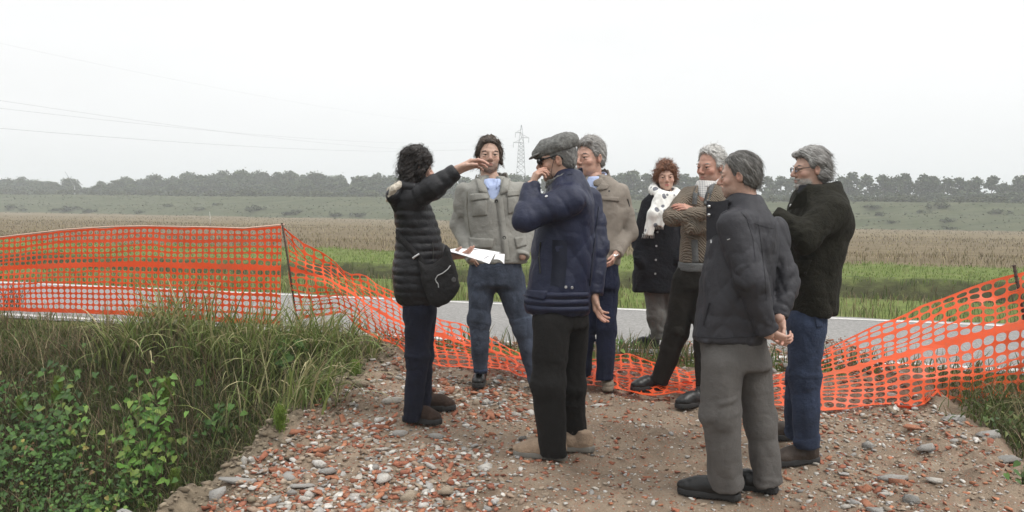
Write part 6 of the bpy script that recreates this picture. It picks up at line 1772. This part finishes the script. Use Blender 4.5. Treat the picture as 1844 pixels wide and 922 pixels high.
r = np.random.default_rng(3); mb = MB()
for px in np.linspace(1157, 1178, 16): a = s.p(px, 421, -0.165); mb.tube([a - sb0, a - sb0 + np.array([r.normal(0, .004), 0, -0.035])], 0.0016, 3)
for px in np.linspace(1178, 1195, 13): a = s.p(px, 405, -0.185); mb.tube([a - sb0, a - sb0 + np.array([r.normal(0, .004), 0, -0.035])], 0.0016, 3)
obj('fringe', mb.mesh('fringe', white_cotton), sf)
v = Vol(0.009); s.limb(v, [(1176, 515, 0, 19), (1182, 570, -0.02, 15), (1184, 612, -0.02, 11)], 8, True, None, (0.005, 20, 3)); s.limb(v, [(1206, 515, 0, 19), (1214, 575, 0.03, 15), (1220, 628, -0.05, 12)], 8, True, None, (0.005, 20, 3))
s.wear('trousers', grey_trs2, v, TFOLD)
s.shoe((1188, 628), 80, black_leather, rubber, 0.25, 0, 0.95); s.shoe((1222, 634), 30, black_leather, rubber, 0.25, 0, 0.95)
s.head(1199, 320, 47.3, 6, 0, 3, None, True, brow=(0.12, 0.06, 0.04))
V, F = hair_cap([(-0.2, -0.09), (-0.05, -0.085), (0.0, -0.05), (0.03, -0.03), (0.055, 0.03), (0.08, 0.066), (0.13, 0.075)], 0.019, 0.016, 0.010, 71, lambda v: [v.ell((sx * 0.075, 0.0, 0.02), (0.033, 0.05, 0.07), k=0.02) for sx in (-1, 1)], (50, 40, 30))
s.hair((0.13, 0.052, 0.027), V, F, 1300, 0.045, 0.0015, lambda C: np.stack([C[:, 0] * 9, -0.2 + C[:, 1] * 4, -0.5 + C[:, 2] * 6], -1), 0.006, 0.010, (0.21, 0.095, 0.05), 7)
s.core([[(1196, 345, 0, 9), (1188, 380, 0, 18), (1186, 505, 0, 20)], [(1168, 367, 0, 7), (1151, 425, 0.03, 8), (1152, 464, -0.08, 6)], [(1212, 367, 0, 7), (1229, 425, 0.03, 8), (1223, 464, -0.08, 6)], [(1178, 515, 0, 12), (1183, 570, -0.02, 9), (1185, 618, -0.02, 6)], [(1206, 515, 0, 12), (1214, 575, 0.03, 9), (1220, 630, -0.03, 6)]])
s.done()

# ------------------------------------------------------------------ 6 man in cardigan, arms crossed
s = Person((1185, 706), 'white haired person in brown knitted cardigan with arms crossed and dark trousers', (0.43, 0.24, 0.18))
v = Vol(0.0075)
s.loft(v, [(474, 1222, 1300, 34), (445, 1224, 1304, 36), (410, 1226, 1306, 36), (375, 1226, 1308, 37), (352, 1228, 1310, 34), (341, 1238, 1304, 28), (331, 1254, 1294, 20)], rnd=0.02)
s.limb(v, [(1238, 352, 0, 17), (1211, 391, -0.10, 17), (1282, 383, -0.25, 14)], 8, True, None, (0.0055, 20, 3)); s.limb(v, [(1304, 354, 0, 16), (1318, 405, -0.06, 16), (1238, 411, -0.20, 12.5)], 8, True, None, (0.0055, 20, 5))
v.ell(s.p(1267, 334, -0.13), (8 * s.m, 0.09, 30 * s.m), k=0.010, op='s')
jk, sj = s.wear('cardigan', knit, v, FOLD)
s.put('button_band', *sj.strap([(1251, 432), (1252, 455), (1253, 484)], 11, 0.008, 14), rib, jk); s.put('button_band', *sj.strap([(1259, 334), (1252, 350), (1251, 368)], 8, 0.008, 10), rib, jk); s.put('button_band', *sj.strap([(1284, 330), (1276, 352), (1272, 368)], 8, 0.008, 10), rib, jk)
v = Vol(0.007); s.loft(v, [(488, 1221, 1300, 35), (472, 1222, 1301, 36)], rnd=0.01); s.wear('hem_band', rib, v, [(0.003, (120, 120, 3), 5)], jk)
s.put('cuff', *sj.strap([(1262, 377), (1270, 384), (1278, 392)], 22, 0.006, 8), rib, jk) if False else None
for b_ in ((1251, 447), (1252, 477), (1251, 363)): s.put('button', *sj.button(b_[0], b_[1], 0.011, 0.007), horn, jk)
v = Vol(0.007); s.loft(v, [(400, 1248, 1292, 24), (350, 1248, 1292, 25), (335, 1252, 1290, 22), (324, 1256, 1288, 19)], rnd=0.02); sh, _ = s.wear('shirt', check, v, [(0.002, (20, 20, 20), 2)])
vc = collar(s, None, (1276, 1273), 317, 338, 18.5, 21, 1.0, 2.5, 50, 8, -0.01, 0.4); s.wear('shirt_collar', check, vc, (), sh)
v = Vol(0.0085); s.loft(v, [(520, 1216, 1294, 34), (480, 1222, 1298, 33)], rnd=0.03)
s.limb(v, [(1236, 508, 0, 27), (1217, 600, -0.02, 22), (1186, 692, -0.02, 16)], 8, True, None, (0.0055, 20, 3)); s.limb(v, [(1270, 510, -0.02, 26), (1272, 620, -0.14, 22), (1270, 722, -0.24, 17)], 8, True, None, (0.0055, 20, 5))
s.wear('trousers', brown_trs, v, TFOLD)
s.shoe((1198, 703), 66, black_leather, rubber, 0.28, 0, 1.0); s.shoe((1276, 731), 60, black_leather, rubber, 0.28, 0, 1.0)
s.head(1280, 300, 61.8, 52, 6, 0, (0.3, 0.24, 0.21, 0.25), brow=(0.42, 0.40, 0.37))
V, F = hair_cap([(-0.2, -0.075), (-0.06, -0.07), (-0.02, -0.05), (-0.008, 0.0), (0.025, 0.0), (0.035, 0.05), (0.055, 0.092), (0.085, 0.108), (0.13, 0.115)], 0.013, 0.010, 0.007, 81)
s.hair((0.40, 0.39, 0.37), V, F, 1500, 0.05, 0.0013, lambda C: np.stack([0.2 + 0 * C[:, 0], -0.8 + 0 * C[:, 0], -0.35 + 0 * C[:, 0]], -1), 0.003, 0.007, (0.55, 0.54, 0.52), 8)
s.hand(s.p(1252, 380, -0.15), (-0.93, -0.10, 0.34), (0.25, 0.45, -0.85), -1, (0.22, 0.24, 0.28, 0.3), (1.6, 0.2), 0.6, 0.85)
s.core([[(1274, 325, 0, 14), (1268, 360, 0, 23), (1260, 490, 0, 23)], [(1240, 352, 0, 10), (1213, 390, -0.09, 10), (1278, 383, -0.24, 8)], [(1302, 354, 0, 10), (1316, 404, -0.05, 10), (1244, 410, -0.17, 7), (1254, 384, -0.13, 6)], [(1238, 505, 0, 17), (1217, 600, -0.02, 14), (1186, 698, -0.02, 9)], [(1270, 505, -0.02, 17), (1272, 620, -0.14, 14), (1270, 725, -0.24, 9)]])
s.done()

# ------------------------------------------------------------------ 7 man in charcoal jacket, hands behind his back
s = Person((1310, 905), 'grey haired person seen from behind in charcoal jacket, hands clasped behind his back', (0.45, 0.28, 0.215))
v = Vol(0.0072)
s.loft(v, [(616, 1247, 1379, 60), (580, 1252, 1384, 62), (535, 1258, 1392, 64), (480, 1265, 1396, 66), (430, 1277, 1400, 68), (398, 1290, 1394, 66), (376, 1300, 1384, 52), (358, 1308, 1376, 38), (346, 1314, 1370, 32)], rnd=0.02)
s.limb(v, [(1322, 405, -0.14, 32), (1352, 505, -0.20, 29), (1383, 600, -0.17, 21)], 12, True, None, (0.0055, 20, 3)); s.limb(v, [(1392, 415, 0.04, 26), (1418, 508, -0.02, 23), (1403, 574, -0.12, 17)], 10, True, None, (0.0055, 20, 5))
jk, sj = s.wear('jacket', charcoal_nylon, v, FOLD + [(0.006, (6, 6, 3), 9)])
vc = collar(s, None, (1338, 1336), 342, 382, 35, 46, 0.95, 5, 110, 14, 0.0, 0.30); s.wear('collar', charcoal_lining, vc, FOLD, jk)
# the open front edge standing off the chest
V, F = sheet([s.p(1272, 363, -0.02), s.p(1312, 360, -0.10), s.p(1300, 415, -0.10), s.p(1272, 432, -0.02)], 10, 0.0, 2, 0.004); V2 = V + np.array([0.0, -0.008, 0]); s.put('front_flap', np.concatenate([V, V2]), F + [tuple(len(V) + i for i in f) for f in F], charcoal_lining, jk)
mb = MB()
for py in (372, 387): V, F = sphere(s.p(1277, py, -0.05), 0.0085, 10, 6); mb.add(V, F); s.put('snap_button', V, F, steel, jk)
s.put('yoke_seam', *sj.strap([(1358, 402), (1375, 408), (1394, 412)], 0.9, 0.0015, 10), charcoal_seam, jk); s.put('back_seam', *sj.strap([(1366, 405), (1372, 450), (1378, 500), (1380, 540)], 0.9, 0.0015, 16), charcoal_seam, jk)
s.put('armhole_seam', *sj.strap([(1300, 385), (1324, 372), (1344, 392), (1356, 430), (1360, 470)], 0.9, 0.0015, 20), charcoal_seam, jk)
s.put('pocket_welt', *sj.strap([(1278, 545), (1272, 565), (1267, 585)], 3, 0.005, 8), charcoal_lining, jk); s.put('sleeve_tab', *sj.strap([(1310, 432), (1315, 430)], 1.5, 0.003, 4), steel, jk); s.put('chest_zip', *sj.strap([(1281, 432), (1281, 438)], 2, 0.004, 4), steel, jk); s.put('hem_seam', *sj.strap([(1250, 606), (1300, 609), (1350, 606), (1376, 602)], 1.2, 0.003, 24), charcoal_lining, jk)
v = Vol(0.0085); s.loft(v, [(665, 1264, 1388, 52), (610, 1262, 1380, 54), (590, 1266, 1378, 52)], rnd=0.03)
s.limb(v, [(1301, 655, -0.06, 38), (1297, 745, -0.07, 35), (1309, 876, -0.02, 31.5)], 12, True, None, (0.0055, 19, 3)); s.limb(v, [(1352, 655, 0.06, 37), (1368, 750, 0.06, 30), (1383, 874, 0.03, 27)], 12, True, None, (0.0055, 19, 5))
s.wear('trousers', grey_trs, v, TFOLD)
s.shoe((1335, 914), (1224, 897), black_leather, rubber, 0.305, 0, 1.05, lace_dark); s.shoe((1402, 899), 112, black_leather, rubber, 0.30, 0, 1.05)
s.head(1332, 317, 77.2, 112, 4, 0, (0.3, 0.25, 0.22, 0.2), brow=(0.15, 0.14, 0.13))
V, F = hair_cap([(-0.2, -0.085), (-0.06, -0.08), (-0.03, -0.055), (-0.012, -0.015), (0.025, 0.0), (0.04, 0.045), (0.07, 0.085), (0.13, 0.10)], 0.013, 0.004, 0.004, 91, None, (70, 60, 16))
s.hair((0.075, 0.068, 0.06), V, F, 1500, 0.055, 0.0011, lambda C: np.stack([C[:, 0] * 3, -0.55 + 0 * C[:, 0], -0.75 + 0 * C[:, 0]], -1), 0, 0.003, (0.16, 0.155, 0.145), 9)
s.hand(s.p(1384, 598, -0.17), (0.75, -0.10, -0.42), (0.15, 0.75, 0.65), -1, (0.55, 0.6, 0.65, 0.7), (1.3, 0.3), 0.5, 0.80)
s.hand(s.p(1403, 573, -0.12), (-0.12, -0.30, -0.95), (-0.55, -0.80, 0.15), -1, (0.30, 0.55, 0.65, 0.75), (1.5, 0.3), 0.8, 0.80)
s.core([[(1336, 355, 0, 20), (1340, 400, 0, 36), (1318, 610, 0, 40)], [(1324, 405, -0.13, 20), (1352, 505, -0.19, 18), (1384, 601, -0.18, 11)], [(1390, 415, 0.04, 17), (1416, 508, -0.02, 15), (1403, 574, -0.13, 10)], [(1303, 655, -0.06, 24), (1297, 745, -0.07, 20), (1309, 880, -0.02, 13)], [(1350, 655, 0.06, 23), (1368, 750, 0.06, 19), (1383, 875, 0.10, 13)]])
s.done()

# ------------------------------------------------------------------ 8 man in dark olive coat
s = Person((1452, 842), 'bearded person with glasses and grey swept hair, dark olive coat and blue jeans', (0.45, 0.285, 0.22))
v = Vol(0.0075)
s.loft(v, [(566, 1420, 1504, 54), (520, 1413, 1506, 60), (480, 1412, 1512, 62), (440, 1414, 1523, 64), (405, 1418, 1530, 68), (370, 1426, 1526, 68), (348, 1434, 1516, 52), (330, 1444, 1508, 34)], rnd=0.02)
s.limb(v, [(1496, 385, -0.15, 31), (1446, 428, -0.24, 25), (1392, 392, -0.16, 17)], 12, True, None, (0.0055, 20, 3)); s.limb(v, [(1480, 380, 0.14, 26), (1430, 425, 0.2, 22), (1400, 400, 0.02, 17)], 12, True)
jk, sj = s.wear('coat', olive_wool, v, FOLD)
s.put('pocket_flap', *sj.patch([(1418, 470), (1462, 468), (1452, 496), (1424, 502)], 0.010, 7, 6), olive_wool, jk); s.put('button', *sj.button(1424, 370, 0.008, 0.005), steel, jk); s.put('button', *sj.button(1451, 491, 0.007, 0.012), horn, jk)
vc = collar(s, None, (1476, 1480), 324, 368, 34, 44, 0.95, 6, 88, 16, 0.0, 0.5); s.wear('collar', olive_wool, vc, FOLD, jk)
V, F = sheet([s.p(1436, 352, -0.10), s.p(1452, 340, -0.12), s.p(1452, 372, -0.12), s.p(1419, 376, -0.06)], 8, 0.0, 2, 0.004); V2 = V + np.array([0.0, -0.008, 0]); s.put('lapel', np.concatenate([V, V2]), F + [tuple(len(V) + i for i in f) for f in F], olive_wool, jk)
vc = collar(s, None, (1462, 1462), 334, 362, 28, 30, 0.95, 4, 88, 8, 0.0); s.wear('inner_scarf', charcoal_lining, vc, [(0.004, (25, 25, 25), 3)])
v = Vol(0.008); s.loft(v, [(600, 1416, 1482, 44), (555, 1418, 1486, 46)], rnd=0.03)
s.limb(v, [(1450, 588, -0.06, 33), (1449, 680, -0.05, 26.5), (1452, 806, -0.02, 21.5)], 12, True, None, (0.0055, 20, 3)); s.limb(v, [(1448, 588, 0.08, 31), (1440, 680, 0.12, 24), (1430, 788, 0.20, 19)], 12, True, None, (0.0055, 20, 5))
tr, st_ = s.wear('trousers', mid_jean, v, TFOLD); s.put('back_pocket', *st_.patch([(1466, 570), (1479, 566), (1481, 588), (1470, 591)], 0.005, 5, 5), mid_jean, tr)
s.shoe((1474, 838), (1402, 845), boot_brown, rubber, 0.285, 0.05, 1.05); s.shoe((1452, 800), 84, boot_brown, rubber, 0.285, 0.05, 1.05)
s.head(1459, 305, 69.5, 84, 3, 0, (0.36, 0.35, 0.33, 0.85), brow=(0.2, 0.19, 0.18))
V, F = hair_cap([(-0.2, -0.105), (-0.06, -0.10), (-0.02, -0.065), (-0.002, -0.01), (0.03, 0.005), (0.045, 0.045), (0.07, 0.075), (0.13, 0.085)], 0.018, 0.006, 0.007, 101, lambda v: (v.ell((0, -0.06, -0.03), (0.085, 0.065, 0.065), k=0.03), v.cone((-0.04, 0.06, 0.10), (0.05, 0.07, 0.095), 0.022, 0.020, 0.02)), (55, 35, 20))
s.hair((0.17, 0.16, 0.15), V, F, 1500, 0.05, 0.0013, lambda C: np.stack([np.sign(C[:, 0]) * 0.3, -0.8 + 0 * C[:, 0], -0.5 + 0 * C[:, 0]], -1), 0, 0.003, (0.33, 0.325, 0.31), 10)
v = Vol(0.0045); v.ell((0, 0.072, -0.100), (0.032, 0.026, 0.022), k=0.015); v.cone((-0.05, 0.03, -0.08), (0, 0.07, -0.10), 0.013, 0.017, 0.015); v.cone((0.05, 0.03, -0.08), (0, 0.07, -0.10), 0.013, 0.017, 0.015); v.cone((-0.026, 0.092, -0.060), (0.026, 0.092, -0.060), 0.0075, 0.0075, 0.006)
V, F = v.mesh([(0.003, (90, 90, 60), 4)]); P, Q, K = strands(V, F, 500, 0.016, 0.0009, lambda C: np.stack([0 * C[:, 0], 0.4 + 0 * C[:, 0], -0.8 + 0 * C[:, 0]], -1), 0.003, 3); W, G, T = join([(V, F, np.tile((0.36, 0.34, 0.31), (len(V), 1))), (P, Q, np.array((0.40, 0.385, 0.36)) * K[:, None])]); s.put('beard', s.lw(W), G, MATS['hair'], None, T)
gl0 = s.lw([[0, 0.1, 0]])[0]; gl = obj('glasses', None, None, gl0); tag(gl, 'thin dark framed glasses on the bearded person', 'glasses'); gm = new_mat('clear_glass'); gm[2].inputs['Transmission Weight'].default_value = 1.0; gm[2].inputs['Roughness'].default_value = 0.02; gm[2].inputs['IOR'].default_value = 1.1
for sx in (-1, 1):
    ring = [(sx * 0.034 + 0.023 * math.cos(t), 0.108 - 0.006 * abs(math.cos(t)), 0.0 + 0.016 * math.sin(t)) for t in np.linspace(0, 2 * math.pi, 19)]
    mb = MB(); mb.tube(s.lw(ring) - gl0, 0.0016, 5, cap=False); obj('rim', mb.mesh('rim', horn), gl); mb = MB(); mb.add(s.lw(ring[:-1]) - gl0, [tuple(range(18))]); obj('lens', mb.mesh('lens', gm[0], False), gl)
    mb = MB(); mb.tube(s.lw([(sx * 0.058, 0.104, 0.006), (sx * 0.080, 0.06, 0.009), (sx * 0.087, 0.0, 0.016), (sx * 0.088, -0.02, 0.006)]) - gl0, 0.0018, 5); obj('temple', mb.mesh('temple', horn), gl)
s.core([[(1462, 345, 0, 18), (1474, 380, 0, 32), (1460, 560, 0, 28)], [(1494, 385, -0.14, 18), (1446, 428, -0.23, 15), (1396, 394, -0.16, 10)], [(1480, 380, 0.14, 16), (1430, 425, 0.2, 13), (1402, 400, 0.02, 10)], [(1450, 588, -0.06, 20), (1449, 680, -0.05, 16), (1452, 812, -0.02, 11)], [(1448, 588, 0.08, 19), (1440, 680, 0.12, 15), (1430, 792, 0.20, 10)]])
s.done()
